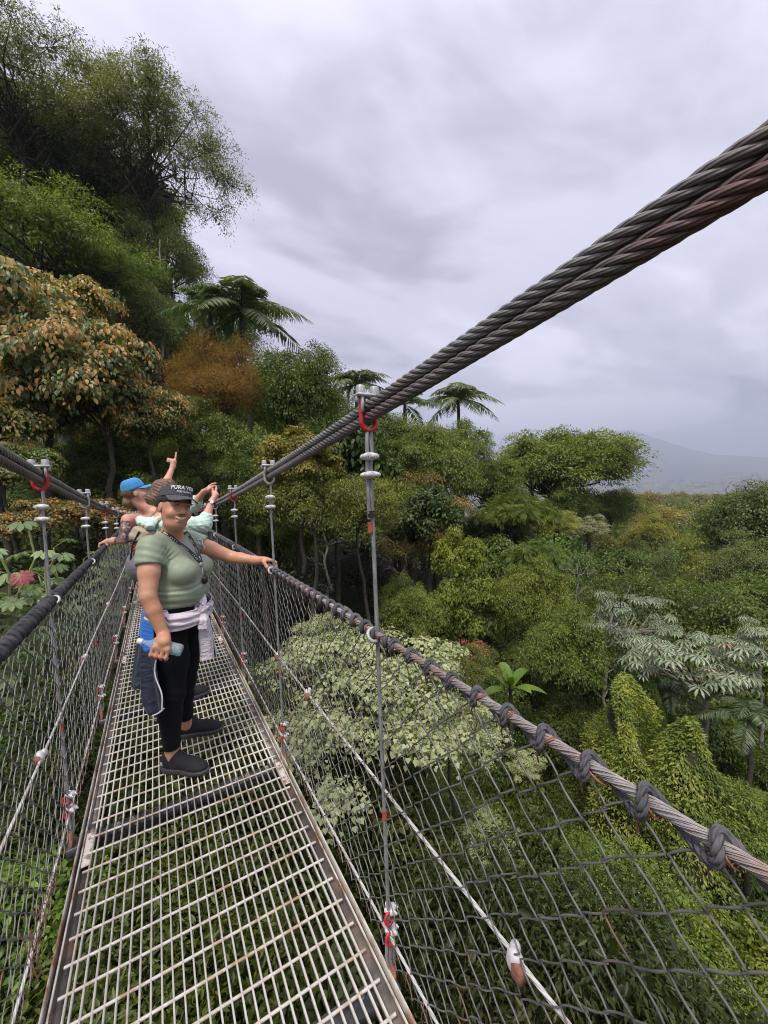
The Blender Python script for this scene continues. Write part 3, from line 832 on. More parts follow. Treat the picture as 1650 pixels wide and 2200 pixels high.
def bare(seed):
    rs = np.random.default_rng(seed); m = MB()
    P = branch(m, (0, 0, -3), (rs.normal(0, .4), rs.normal(0, .4), 7), .13, .06, rs, 12, 7, .02)
    for k in range(9):
        b = P[4 + k * 7 // 9]; a = rs.random() * 6.28; L = rs.uniform(1.0, 2.4)
        Q = branch(m, b, b + np.array([math.cos(a) * L, math.sin(a) * L, L * rs.uniform(.1, .9)]), .045, .018, rs, 9, 5, .07, .08)
        for j in range(3):
            c = Q[3 + j * 2]; a2 = a + rs.normal(0, .9); l2 = L * .5
            branch(m, c, c + np.array([math.cos(a2) * l2, math.sin(a2) * l2, l2 * rs.uniform(-.1, .8)]), .018, .006, rs, 6, 4, .09)
    return m.mesh('dead_tree', BK['pale'])
BARE = [bare(s_) for s_ in (61, 62, 63)]
def vine_column():
    rs = np.random.default_rng(21); lf = Leafage(); tk = MB()
    branch(tk, (0, 0, -3), (0, 0, 6), .45, .25, rs, 8, 8, .01)
    n = 17000
    z = rs.random(n) ** .8 * 7 ; a = rs.random(n) * 2 * np.pi
    R = (1.05 - .10 * z + .25 * np.sin(a * 3 + z) + .2 * np.sin(z * 1.7 + a)) * np.sqrt(np.clip(1 - (z / 7.05) ** 4, 0, 1)) * rs.uniform(.72, 1.05, n)
    P = np.stack([R * np.cos(a), R * np.sin(a), z], 1)
    o = np.stack([np.cos(a), np.sin(a), 0 * a + .25 + .8 * (z > 6)], 1)
    lf.add(P, o * .4 + rs.normal(0, .4, (n, 3)) + np.array([0, 0, -.8]), o + rs.normal(0, .4, (n, 3)), .11 * rs.uniform(.6, 1.3, n), 'lance', .6 * rs.random(n) + .4 * (.5 + .5 * np.sin(z * 3 + a * 2)))
    return lf.mesh('crown', LM['fresh']), tk.mesh('trunk', BK['dark']), 5.5
PR['vines'] = vine_column()

def cecropia():
    rs = np.random.default_rng(22); lf = Leafage(); tk = MB(); Hc = 6.
    branch(tk, (0, 0, -3), (.2, 0, 3.5), .13, .10, rs, 8, 8, .01)
    P, T, Nn, S, Rn = [], [], [], [], []
    for k in range(24):
        a = k * 2.4; r = .5 + 2.5 * ((k * .618) % 1)
        end = np.array([r * math.cos(a), r * math.sin(a), 6.3 - 1.9 * rs.random() - .10 * r * r])
        base = np.array([.2, 0, 3.2 + 1.2 * rs.random()])
        m_ = np.array([end[0] * .6, end[1] * .6, base[2] + (end[2] - base[2]) * .35])
        t = np.linspace(0, 1, 8)[:, None]
        Q = (1 - t) ** 2 * base + 2 * t * (1 - t) * m_ + t * t * end
        tk.tube(Q, np.linspace(.06, .028, 8), 6, caps=False)
        for j in range(9):
            b = j * 2.399 + rs.normal(0, .2); L = rs.uniform(.35, .62)
            el = .15 + .5 * (j % 4) / 4
            dirv = np.array([math.cos(b) * math.cos(el), math.sin(b) * math.cos(el), math.sin(el)])
            hub = end + dirv * L + np.array([0, 0, -.05 * (j % 5)])
            tk.tube(np.array([end, end + dirv * L * .5 + [0, 0, .03], hub]), .008, 3, caps=False)
            P.append(hub); T.append([dirv[0], dirv[1], -.30 + rs.normal(0, .12)]); Nn.append([dirv[0] * .5 + rs.normal(0, .2), dirv[1] * .5 + rs.normal(0, .2), 1]); S.append(rs.uniform(.26, .46)); Rn.append(rs.random())
    lf.add(np.array(P), np.array(T), np.array(Nn), np.array(S), 'cecropia', np.array(Rn))
    return lf.mesh('crown', LM['silver']), tk.mesh('trunk', BK['pale']), Hc
PR['cecropia'] = cecropia()

def palm_mesh(seed, nf=15, L=2.6, w=.55, Hc=7., np_=44):
    rs = np.random.default_rng(seed); tk = MB(); lf = Leafage()
    branch(tk, (0, 0, -3), (0, 0, Hc), .13, .10, rs, 10, 8, .006)
    tk.cyl((0, 0, Hc - .1), (0, 0, Hc + .8), .11, .05, 8)
    fr = []
    for k in range(nf):
        a = k * 2.4 + rs.normal(0, .15); el = rad(82 - 84 * (k / nf) ** 1.25 + rs.normal(0, 7)); l = L * rs.uniform(.85, 1.1)
        t = np.linspace(0, 1, np_)
        dro = 1.05 * t ** 2.1 * (1.05 - .35 * k / nf)
        h = l * (t * math.cos(el) + .25 * t * t * math.sin(max(el, 0))); z = l * (t * math.sin(el) - dro * .75)
        Q = np.stack([h * math.cos(a), h * math.sin(a), Hc + .6 + z], 1)
        tk.tube(Q[::4], np.linspace(.028, .006, len(Q[::4])), 4, caps=False)
        d = unit(np.gradient(Q, axis=0)); side = np.array([-math.sin(a), math.cos(a), 0.0])
        up = unit(np.cross(d, side)); up *= np.sign(up[:, 2:3] + 1e-6)
        for s in (-1, 1):
            ll = w * np.sin(np.pi * (.10 + .82 * t)) * rs.uniform(.85, 1.1, np_)
            tip = side * s * .85 + d * .55 + np.array([0, 0, -.40]) + rs.normal(0, .10, (np_, 3))
            lf.add(Q[3:], tip[3:], (up + side * s * .25 + rs.normal(0, .25, (np_, 3)))[3:], ll[3:], 'leaflet', (.35 * rs.random(np_) + .65 * rs.random())[3:])
    return lf.mesh('crown', LM['palm']), tk.mesh('trunk', BK['dark']), Hc
PR['palm'] = palm_mesh(31, 20, 2.7, .72)
PR['palm_b'] = palm_mesh(32, 11, 2.3, .62)

def banana():
    rs = np.random.default_rng(41); V = []; F = []; A = []; tk = MB(); n0 = 0
    branch(tk, (0, 0, -2), (0, 0, 1.2), .12, .07, rs, 5, 7, .01)
    for k in range(8):
        a = k * 2.4; el = rad(80 - 8 * k); l = rs.uniform(1.5, 2.1)
        t = np.linspace(0, 1, 10)
        h = l * t * math.cos(el) + .3 * l * t * t * math.sin(el) * .8; z = l * (t * math.sin(el) - .42 * t ** 2.2)
        C = np.stack([h * math.cos(a), h * math.sin(a), 1.0 + z], 1)
        side = np.array([-math.sin(a), math.cos(a), 0])
        w = .26 * np.sin(np.pi * np.clip(t * 1.05 - .05, 0, 1)) ** .6; w[:2] = .02
        for s in (-1, 0, 1):
            V.append(C + side * s * w[:, None] + np.array([0, 0, 1]) * (abs(s) * w * .35)[:, None])
        b = n0
        for c in (0, 10):
            for i in range(9): F.append([b + c + i, b + c + i + 1, b + c + 11 + i, b + c + 10 + i])
        A.append(np.full(30, rs.random())); n0 += 30
        tk.tube(C[:5], .025, 4, caps=False)
    return mesh_np('crown', np.concatenate(V), [np.array(F)], LM['fresh'], True, attr={'rnd': np.concatenate(A)}), tk.mesh('trunk', BK['dark']), 2.0
PR['banana'] = banana()

def castor():
    rs = np.random.default_rng(51); lf = Leafage(); tk = MB()
    P, T, Nn, S, Rn = [], [], [], [], []
    for st in range(7):
        b = np.array([rs.normal(0, .5), rs.normal(0, .5), -1.5]); e_ = b + np.array([rs.normal(0, .35), rs.normal(0, .35), 2.6 + rs.random() * .9])
        Q = branch(tk, b, e_, .035, .018, rs, 8, 6, .02)
        for j in range(9):
            c = Q[min(7, 2 + j * 5 // 8)]; a = j * 2.4 + rs.normal(0, .3); L = rs.uniform(.25, .45)
            dv_ = np.array([math.cos(a), math.sin(a), .35]); hub = c + dv_ * L
            tk.tube(np.array([c, c + dv_ * L * .6 + [0, 0, .03], hub]), .006, 4, caps=False)
            P.append(hub); T.append([dv_[0], dv_[1], -.35]); Nn.append([dv_[0] * .5, dv_[1] * .5, 1]); S.append(rs.uniform(.22, .36)); Rn.append(rs.random())
    lf.add(np.array(P), np.array(T), np.array(Nn), np.array(S), 'castor', np.array(Rn))
    return lf.mesh('foliage', LM['castor']), tk.mesh('stem', simple('green stem', (.20, .24, .09), (.30, .30, .14), rough=.5)), 1.0
PR['castor'] = castor()

BASES = []
def plant(proto, c, R_px, d, label, cat='tree', name='tree', group=None, col=(1, 1, 1), rz=None, sc=None, zs=1.0, tilt=0.0, base=True):
    """one plant: Empty at the root > trunk, crown; c = crown centre in the world"""
    cm, tm, Hc = PR[proto]
    s = sc
    root = empty(name, (c[0], c[1], c[2] - Hc * s * zs), label, cat, group, rz if rz is not None else random.uniform(0, 6.28))
    root.scale = (s, s, s * zs)
    if tilt: root.rotation_euler.x = tilt
    a = link('trunk' if cat != 'plant' else 'stem', tm, root); b = link('crown' if cat != 'plant' else 'foliage', cm, root)
    b.color = tuple(col) + (1,)
    if base: BASES.append((c[0], c[1], c[2] - Hc * s * zs))
    return root
RAD = {'leafy': 3.6, 'layered': 4, 'dense': 4, 'dense_b': 4, 'dense_c': 3.6, 'airy': 6, 'umbrella': 6, 'bright': 4.5, 'bigleaf': 3, 'rusty': 3, 'pale': 2, 'lime': 2.2, 'fern': 3, 'shrub': 1.6,
       'brown': 3.2, 'far': 4.5, 'small': 2.6, 'vines': 1.6, 'cecropia': 3, 'palm': 2.6, 'palm_b': 2.3, 'banana': 1.6, 'castor': 1.1}
def at_px(proto, x, y, d, rpx, label, **kw):
    return plant(proto, at_depth(x, y, d), rpx, d, label, sc=rpx * d / 850.0 / RAD[proto], **kw)
random.seed(11)
G = lambda a, b, c: (a, b, c)
# ---- trees and plants one can tell apart
SPEC = [
 # proto, x, y, depth, radius px, label, name, category, colour, vertical stretch
 ('airy', 40, 225, 24, 215, 'tall open-crowned tree at the top left corner, twigs against the sky', 'tree', 'tree', (.78, .76, .84), 1.0),
 ('airy', 305, 345, 26, 205, 'wide open-crowned tree reaching out over the slope with bare limbs below', 'tree', 'tree', (.78, .76, .84), 1.05),
 ('dense_c', 60, 340, 29, 150, 'dark mossy tree crown right under the open tree in the upper left', 'tree', 'tree', (.75, .85, .6), 1.0),
 ('dense', 215, 440, 30, 150, 'dark tree crown in mist between open tree and bright green layered tree', 'tree', 'tree', (.7, .75, .75), .9),
 ('dense_c', 335, 560, 27, 115, 'dark small-leaved tree on the skyline above the big palm', 'tree', 'tree', (.75, .8, .75), 1.0),
 ('bright', 90, 545, 19, 215, 'bright green layered tree on the slope above the orange-leaved tree', 'tree', 'tree', (.85, .85, .8), 1.0),
 ('bright', 235, 590, 20, 95, 'lower green layer of leaves beside the bright layered tree', 'tree', 'tree', (.75, .8, .85), 1.0),
 ('dense_c', 275, 680, 24, 120, 'shadowy tree in mist behind the top of the orange-leaved tree', 'tree', 'tree', (.7, .75, .8), 1.0),
 ('bigleaf', 60, 750, 10.5, 190, 'large-leaved tree with orange young leaves, at the left edge above the cable', 'tree', 'tree', (1, 1, .95), 1.0),
 ('bigleaf', 215, 850, 10.5, 165, 'large-leaved tree with rusty and green leaves above the blue cap', 'tree', 'tree', (1, .95, .95), 1.0),
 ('bigleaf', 330, 905, 11.5, 85, 'small orange-leaved tree just left of the rusty brown tree', 'tree', 'tree', (.9, .95, .9), 1.0),
 ('bigleaf', -10, 900, 10, 130, 'green and orange leafy tree at the left edge just above the cable clamp', 'tree', 'tree', (.75, .95, .8), .9),
 ('bigleaf', 130, 690, 12.5, 120, 'topmost orange-tinted tree below the bright green layered one', 'tree', 'tree', (1.05, 1.05, .9), .9),
 ('dense_b', 250, 985, 14, 130, 'olive tree filling the shade under the orange-leaved trees', 'tree', 'tree', (.7, .8, .65), .8),
 ('dense', 770, 935, 23, 85, 'green tree at the foot of the slender palm', 'tree', 'tree', (.8, .9, .7), 1.0),
 ('dense_b', 985, 965, 26, 80, 'olive tree under the tall rightmost skyline palm', 'tree', 'tree', (1.0, 1.05, .75), 1.0),
 ('dense', 880, 965, 25, 85, 'green tree under the palm with drooping fronds', 'tree', 'tree', (.9, 1, .75), 1.0),
 ('dense', 1100, 1100, 34, 75, 'green tree left under the umbrella-shaped tree', 'tree', 'tree', (.9, 1, .75), 1.0),
 ('dense_b', 1215, 1085, 33, 70, 'olive tree right under the umbrella-shaped tree', 'tree', 'tree', (.95, 1.05, .8), .9),
 ('dense', 1310, 1095, 36, 60, 'green tree at the right foot of the umbrella-shaped tree', 'tree', 'tree', (.85, .95, .75), 1.0),
 ('rusty', 465, 835, 14, 112, 'rusty brown bushy tree below the big palm', 'tree', 'tree', (1, 1, 1), 1.0),
 ('dense_c', 450, 960, 14, 125, 'dark green tree behind the pointing hand', 'tree', 'tree', (.85, 1, .8), .9),
 ('palm', 520, 705, 17.5, 145, 'big feathery palm against the sky above the rusty tree', 'palm_tree', 'palm', (1, 1, 1), 1.0),
 ('palm_b', 452, 695, 18, 105, 'dark palm half hidden left of the big feathery palm', 'palm_tree', 'palm', (.9, 1.1, .7), 1.0),
 ('dense', 625, 860, 16, 105, 'dark glossy tree between the big palm and the main cable', 'tree', 'tree', (.65, .75, .6), 1.25),
 ('palm', 765, 850, 25, 88, 'slender palm standing behind the near cable clamp', 'palm_tree', 'palm', (1.15, 1.15, 1), 1.0),
 ('palm_b', 870, 890, 26, 95, 'palm with drooping fronds below the main cable', 'palm_tree', 'palm', (1, 1.1, 1), .8),
 ('palm', 985, 880, 28, 90, 'tall palm rightmost on the skyline above the vine-hung trees', 'palm_tree', 'palm', (1.2, 1.2, 1), 1.0),
 ('lime', 640, 985, 12, 85, 'yellowish tree with a few orange leaves beneath the main cable', 'tree', 'tree', (.85, .70, .75), .8),
 ('small', 650, 1080, 12, 120, 'olive bushy tree behind the second hanger', 'tree', 'tree', (1, .95, .9), 1.0),
 ('small', 790, 1090, 13, 95, 'olive tree with yellow tips behind the nearest hanger', 'tree', 'tree', (1.05, 1, .8), 1.0),
 ('dense_b', 935, 1020, 22, 110, 'tall vine-hung tree in the middle, left of the green umbrella tree', 'tree', 'tree', (.95, 1, .8), 1.15),
 ('brown', 900, 1130, 20, 95, 'brownish tree hung with dry creepers in the middle of the slope', 'tree', 'tree', (1, .95, .9), 1.0),
 ('umbrella', 1195, 1012, 36, 180, 'fresh green umbrella-shaped tree in front of the misty mountain', 'tree', 'tree', (.95, .88, .85), 1.0),
 ('layered', 1195, 1125, 27, 50, 'pale flowering tree under the green umbrella tree', 'tree', 'tree', (2.0, 1.7, 1.6), 1.0),
 ('layered', 1045, 1040, 29, 85, 'tall tiered tree joining the vine-hung tree to the umbrella-shaped tree', 'tree', 'tree', (.9, 1.0, .8), 1.1),
 ('layered', 1050, 1150, 26, 80, 'tiered tree in the notch left of the umbrella-shaped tree', 'tree', 'tree', (.85, .95, .8), 1.1),
 ('layered', 850, 990, 22, 85, 'tiered tree right behind the two zinc clips of the nearest hanger', 'tree', 'tree', (.8, .9, .75), 1.1),
 ('leafy', 1075, 1215, 22, 70, 'large-leaved tree below the notch left of the umbrella-shaped tree', 'tree', 'tree', (.75, .85, .7), 1.1),
 ('pale', 1265, 1135, 28, 38, 'tree with whitish leaves below the right half of the umbrella tree', 'tree', 'tree', (.8, .75, .75), 1.0),
 ('fern', 1110, 1110, 24, 80, 'feathery green tree between the vine-hung tree and the pale flowering tree', 'tree', 'tree', (1, 1, .8), 1.0),
 ('dense_b', 1420, 1160, 40, 78, 'golden green rounded tree in the valley before the far ridge', 'tree', 'tree', (1.35, 1.1, .6), .85),
 ('dense', 1625, 1130, 27, 115, 'dark tree rising at the right edge of the valley', 'tree', 'tree', (.72, .78, .85), 1.1),
 ('dense_c', 1600, 1230, 22, 95, 'dark grey-green tree at the right edge below the taller dark tree', 'tree', 'tree', (.7, .75, .7), 1.0),
 ('lime', 985, 1200, 17, 55, 'lime yellow leafy top in the middle of the slope', 'tree', 'tree', (.85, .95, .8), 1.2),
 ('lime', 1000, 1300, 15, 75, 'lime green drooping tree right of the mesh fence', 'tree', 'tree', (.62, .72, .7), 1.1),
 ('lime', 1085, 1275, 15.5, 28, 'small lime yellow tuft right of the lime green tree', 'tree', 'tree', (.95, 1, .8), 1.0),
 ('dense_b', 885, 1310, 14, 85, 'mid-green tree just beyond the rail above the pale leaves', 'tree', 'tree', (1.05, 1.1, .85), 1.1),
 ('dense_b', 1140, 1280, 15, 90, 'olive green tree left of the silvery trees', 'tree', 'tree', (1.05, 1.05, .75), 1.1),
 ('fern', 1150, 1200, 19, 65, 'dark feathery tree in the shade above the olive tree', 'tree', 'tree', (.8, .95, .75), 1.0),
 ('small', 1010, 1430, 11, 70, 'shrubby tree with coral flower heads beyond the rail', 'tree', 'tree', (.95, .9, .85), .9),
 ('banana', 1095, 1440, 12, 75, 'clump of broad paddle-shaped leaves on the slope', 'broad_leaved_plant', 'plant', (.6, .8, .6), 1.0),
 ('dense_b', 1210, 1400, 12.5, 105, 'olive green tree with a bushy crown hanging over the gully', 'tree', 'tree', (.88, 1.0, .8), 1.2),
 ('cecropia', 1340, 1290, 13, 110, 'silvery tree with umbrella leaves on pale limbs, middle right', 'tree', 'tree', (.75, .78, .75), 1.0),
 ('cecropia', 1510, 1375, 9.8, 165, 'large silvery umbrella-leaved tree on the right', 'tree', 'tree', (1, 1, 1), .9),
 ('cecropia', 1640, 1345, 9.5, 90, 'silvery leaf rosettes at the right edge of the frame', 'tree', 'tree', (1, 1, .95), 1.0),
 ('vines', 1345, 1520, 9.0, 125, 'bright green vine-draped column below the silvery tree', 'vine_covered_trunk', 'tree', (1.3, 1.15, 1.0), .62),
 ('vines', 1480, 1630, 8.6, 165, 'wide mass draped in green vines right of the vine column', 'vine_covered_trunk', 'tree', (1.05, .98, .9), .55),
 ('vines', 1400, 1480, 10.5, 70, 'darker vine-draped stump behind the bright vine column', 'vine_covered_trunk', 'tree', (.8, .85, .7), 1.0),
 ('palm_b', 1440, 1500, 10.5, 85, 'low palm with arching dark fronds under the silvery leaves', 'palm_tree', 'palm', (.7, .8, .8), .8),
 ('palm_b', 1610, 1560, 8.5, 110, 'low palm with hanging fronds at the right edge', 'palm_tree', 'palm', (.8, .9, .75), .8),
 ('pale', 800, 1480, 7.2, 235, 'pale cream-leaved tree close behind the mesh fence', 'tree', 'tree', (.92, .95, .9), .62),
 ('pale', 700, 1360, 8.2, 75, 'small cream-leaved crown above the bigger pale tree', 'tree', 'tree', (.85, .9, .8), .8),
 ('pale', 970, 1560, 7, 110, 'cream-leaved branch end low behind the near mesh', 'tree', 'tree', (.85, .88, .8), .7),
 ('pale', 1055, 1800, 6.6, 62, 'small cream-leaved bough hanging over the dark gully', 'tree', 'tree', (.95, 1, .9), .8),
 ('pale', 1130, 1640, 7, 40, 'tuft of cream leaves beside the lashed rail', 'tree', 'tree', (1, 1, .9), .8),
 ('small', 1400, 2010, 6.2, 200, 'green bush under the mesh in the lower right corner', 'bush', 'bush', (1, 1.15, .75), .7),
 ('lime', 1330, 2130, 5.6, 130, 'yellow-green leafy shoots at the bottom right behind the mesh', 'bush', 'bush', (.62, .66, .6), .7),
 ('small', 1250, 1900, 7.2, 120, 'mid-green bush below the cream bough', 'bush', 'bush', (.8, 1.0, .75), .8),
 ('lime', 1610, 2080, 5.8, 110, 'bright leafy shoots in the bottom right corner', 'bush', 'bush', (.7, .78, .7), .8),
 ('dense_b', 1590, 1760, 8.5, 140, 'green tree below the low palm at the right edge', 'tree', 'tree', (.95, 1.05, .8), .8),
 ('small', 960, 2080, 6.2, 130, 'dark leafy bush below the deck edge on the right', 'bush', 'bush', (.6, .75, .6), .9),
 ('small', 900, 1780, 7.6, 130, 'dark green leaves seen through the mesh under the cream tree', 'bush', 'bush', (.6, .72, .6), 1.0),
 # left of the bridge
 ('castor', 40, 1230, 4.6, 120, 'plant with big palmate leaves beside the left cable', 'broad_leaved_plant', 'plant', (.9, 1, .95), 1.0),
 ('castor', 150, 1235, 5.6, 85, 'big-leaved plant right behind the left mesh', 'broad_leaved_plant', 'plant', (.75, .85, .8), 1.0),
 ('castor', -60, 1330, 3.9, 120, 'big-leaved plant at the left edge by the black rail', 'broad_leaved_plant', 'plant', (.8, .9, .85), 1.0),
 ('bigleaf', 90, 1120, 8.6, 85, 'orange-leaved shrub behind the left hanger', 'shrub', 'shrub', (.75, .68, .55), .7),
 ('bigleaf', 205, 1110, 9.6, 70, 'orange and green shrub left of the blue cap', 'shrub', 'shrub', (.8, .72, .55), .7),
 ('bigleaf', 20, 1010, 8.8, 90, 'leafy green shrub over the left cable', 'shrub', 'shrub', (.55, .8, .65), .8),
 ('dense_c', 150, 1040, 13, 120, 'dark bush in the shade behind the blue cap', 'bush', 'bush', (.6, .7, .55), .8),
 ('dense_c', 560, 1080, 13.5, 95, 'dark bush behind the second hanger and phone', 'bush', 'bush', (.7, .85, .65), 1.0),
 ('small', 500, 1010, 13, 60, 'dark green foliage between pointing hand and cable', 'bush', 'bush', (.65, .8, .65), 1.0),
 ('shrub', 40, 1980, 4.0, 160, 'leafy vine shrub under the left mesh near the camera', 'shrub', 'shrub', (.8, 1.05, .6), .9),
 ('shrub', 150, 1560, 5.5, 110, 'dark shrub seen through the left mesh', 'shrub', 'shrub', (.5, .65, .5), 1.0),
]
for (pr, x, y, d, r, lab, nm, cat, col, zs) in SPEC:
    at_px(pr, x, y, d, r, lab, name=nm, cat=cat, col=col, zs=zs)

# coral flower heads of the shrubby tree, and the crimson young leaf of the big-leaved plant
rs = np.random.default_rng(5)
host = [o for o in COL.objects if o.get('label', '').startswith('shrubby tree with coral')][0]
lf = Leafage()
for k in range(26):
    a = rs.random() * 6.28; r = 1.7 * rs.random() ** .5
    p = np.array([r * math.cos(a), r * math.sin(a), 5.0 + 1.9 * math.sqrt(max(0, 1 - (r / 2.6) ** 2)) + rs.normal(0, .15)])
    n = 14
    lf.add(p + rs.normal(0, .10, (n, 3)), rs.normal(0, 1, (n, 3)) + [0, 0, .8], rs.normal(0, 1, (n, 3)), np.full(n, .13), 'lance', rs.random(n))
link('flower_heads', lf.mesh('flower_heads', LM['coral']), host)
host = [o for o in COL.objects if o.get('label', '').startswith('plant with big palmate')][0]
lf = Leafage()
p = np.array(at_depth(44, 1238, 4.0)); tocam = unit(CAM - p)
lf.add(np.array([p]), np.array([[.25, -.2, -.30]]), np.array([tocam + [0, 0, .6]]), np.array([.125]), 'castor', np.array([.8]))
bpy.context.view_layer.update()
o = link('young_leaf', lf.mesh('young_leaf', LM['crimson']), host); o.matrix_parent_inverse = host.matrix_world.inverted()
o['label'] = 'crimson young leaf'

# ---- the rest of the canopy, tree by tree
ROWS = [  # y, depth, radius px, x from, x to
 (1078, 230, 22, 1280, 1700), (1085, 210, 24, 1290, 1700), (1092, 190, 26, 1290, 1700), (1105, 120, 36, 1270, 1700), (1128, 80, 46, 1240, 1700), (1160, 55, 60, 1180, 1700), (1210, 38, 78, 1080, 1720),
 (1240, 32, 88, 1050, 1740), (1280, 26, 100, 1020, 1740), (1330, 22, 105, 1000, 1740), (1385, 19, 120, 860, 1750), (1490, 15.5, 150, 760, 1780), (1590, 13.5, 125, 660, 1800), (1690, 13, 120, 640, 1800), (1790, 12, 125, 620, 1830), (1900, 11, 130, 620, 1850), (2030, 10.2, 140, 640, 1880), (2160, 9.6, 150, 660, 1900),
 (1110, 20, 105, -60, 1000), (1000, 25, 115, -60, 1040), (890, 30, 120, -80, 720), (760, 36, 125, -80, 520), (630, 41, 125, -80, 330), (500, 45, 125, -80, 260), (380, 48, 110, -80, 120),
]
KIND = {'leafy': ('large-leaved green tree', (.75, .88, .75)), 'layered': ('tiered green tree', (.85, .95, .78)), 'bright': ('layered green tree', (.75, .8, .75)), 'dense': ('rounded green tree', (.90, 1, .8)), 'dense_b': ('olive green tree', (.95, 1.05, .8)), 'dense_c': ('grey-green tree', (.85, .95, .75)), 'brown': ('brownish creeper-hung tree', (.8, .85, .75)), 'fern': ('feathery-leaved tree', (.9, 1, .8)), 'far': ('small distant tree', (1, 1, 1))}
LAND = [(1330, 1090, 'the left end of the far ridge'), (1390, 1075, 'the foot of the volcano'), (1450, 1085, 'the white forked trunk'), (1530, 1080, 'the middle of the far ridge'), (1590, 1085, 'the right end of the far ridge'), (1640, 1000, 'the valley view at the right edge'),
 (60, 230, 'the top left open-crowned tree'), (305, 340, 'the wide open-crowned tree'), (90, 545, 'the bright green layered tree'), (120, 790, 'the orange-leaved tree'), (465, 835, 'the rusty brown tree'),
 (520, 705, 'the big feathery palm'), (625, 860, 'the dark glossy tree'), (300, 1040, 'the blue cap'), (375, 985, 'the pointing hand'), (570, 1020, 'the second cable clamp'), (765, 880, 'the near cable clamp'), (870, 900, 'the drooping palm'),
 (985, 885, 'the rightmost skyline palm'), (930, 1050, 'the vine-hung tree'), (1195, 1010, 'the green umbrella-shaped tree'), (1420, 1160, 'the golden green tree'), (1625, 1110, 'the dark tree at the right edge'), (1000, 1260, 'the lime green tree'),
 (1195, 1120, 'the pale flowering tree'), (1340, 1290, 'the smaller silvery tree'), (1510, 1375, 'the large silvery tree'), (1345, 1520, 'the bright vine column'), (1470, 1640, 'the wide vine mass'), (800, 1480, 'the big cream-leaved tree'),
 (1055, 1800, 'the cream-leaved bough'), (1115, 2070, 'the rusty cable clip'), (830, 1975, 'the red clips on the nearest hanger'), (1400, 2010, 'the lower right bush'), (1610, 1560, 'the hanging-frond palm'), (1095, 1440, 'the paddle-leaved clump'),
 (1010, 1430, 'the coral-flowered tree'), (1620, 1840, 'the lashed rail at the right edge'), (1250, 1640, 'the middle of the lashed rail'), (780, 1140, 'the red tape on the near hanger'), (1480, 1090, 'the far ridge above the silvery trees')]
USED = set()
def where(kn, x, y, r):
    for (lx, ly, nm) in sorted(LAND, key=lambda q: (q[0] - x) ** 2 + (q[1] - y) ** 2)[:40]:
        dx, dy = x - lx, y - ly
        far = math.hypot(dx, dy) > 170
        if abs(dx) > 2.2 * abs(dy): rel = 'right of' if dx > 0 else 'left of'
        elif abs(dy) > 2.2 * abs(dx): rel = 'below' if dy > 0 else 'above'
        else: rel = ('lower ' if dy > 0 else 'upper ') + ('right of' if dx > 0 else 'left of')
        lab = '%s %s%s %s' % (kn, 'well ' if far else 'close ' if not rel.startswith(('lower', 'upper')) else '', rel, nm)
        if rel.startswith(('lower', 'upper')): lab = '%s %sto the %s %s' % (kn, 'well ' if far else '', rel, nm)
        if lab not in USED:
            USED.add(lab); return lab
    return lab
for (y, d, r, xa, xb) in ROWS:
    x = xa + random.uniform(0, r)
    while x < xb:
        k = 'far' if d > 70 else random.choices(['dense', 'dense_b', 'dense_c', 'brown', 'bright', 'fern', 'leafy', 'layered'], [2.5, 3, 2.2, .6, (.8 if d > 14 else 0), (.6 if d > 14 else 0), 2.0, 2.6])[0]
        rr = r * random.uniform(.62, 1.22); dd = d * (random.uniform(.86, 1.10) if d > 14 else random.uniform(.86, 1.30)); yy = y + random.uniform(-.28, .28) * r
        kn, cc = KIND[k]
        v = random.uniform(.62, 1.25); w = random.uniform(.85, 1.15)
        col = (cc[0] * v * w, cc[1] * v, cc[2] * v * random.uniform(.7, 1.1))
        if y < 540: k = 'airy'; kn = 'open-crowned grey-green tree'; col = (.9, .9, .85)
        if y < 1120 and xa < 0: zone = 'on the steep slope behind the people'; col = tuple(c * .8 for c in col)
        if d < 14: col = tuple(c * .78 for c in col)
        if y < 1120 and xa < 0: pass
        elif d > 70: zone = 'on the hazy ridge before the valley'
        elif d > 24: zone = 'in the forest beyond the gully'
        else: zone = 'in the canopy below the bridge'
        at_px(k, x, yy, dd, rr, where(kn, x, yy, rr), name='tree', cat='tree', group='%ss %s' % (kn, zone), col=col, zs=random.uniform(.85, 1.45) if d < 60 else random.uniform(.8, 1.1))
        x += rr * random.uniform(.85, 1.25)
# shrubs on the gully floor under the deck, seen through the grating
k = 0
for iy in range(7):
    for ix in range(4):
        X = -2.6 + ix * 1.75 + random.uniform(-.5, .5); Y = .2 + iy * 1.6 + random.uniform(-.5, .5)
        Z = -3.4 - .10 * iy + random.uniform(-.5, .5) - .3 * abs(ix - 1)
        v = random.uniform(.2, .6)  # leaf tint lowered to paint in the shade below the deck
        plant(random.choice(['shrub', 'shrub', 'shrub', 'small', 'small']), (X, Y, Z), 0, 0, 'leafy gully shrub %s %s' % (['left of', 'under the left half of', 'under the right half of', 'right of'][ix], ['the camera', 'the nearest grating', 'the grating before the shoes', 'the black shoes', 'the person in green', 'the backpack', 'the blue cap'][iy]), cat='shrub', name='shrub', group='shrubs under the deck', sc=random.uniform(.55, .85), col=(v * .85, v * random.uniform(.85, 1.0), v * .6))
        k += 1

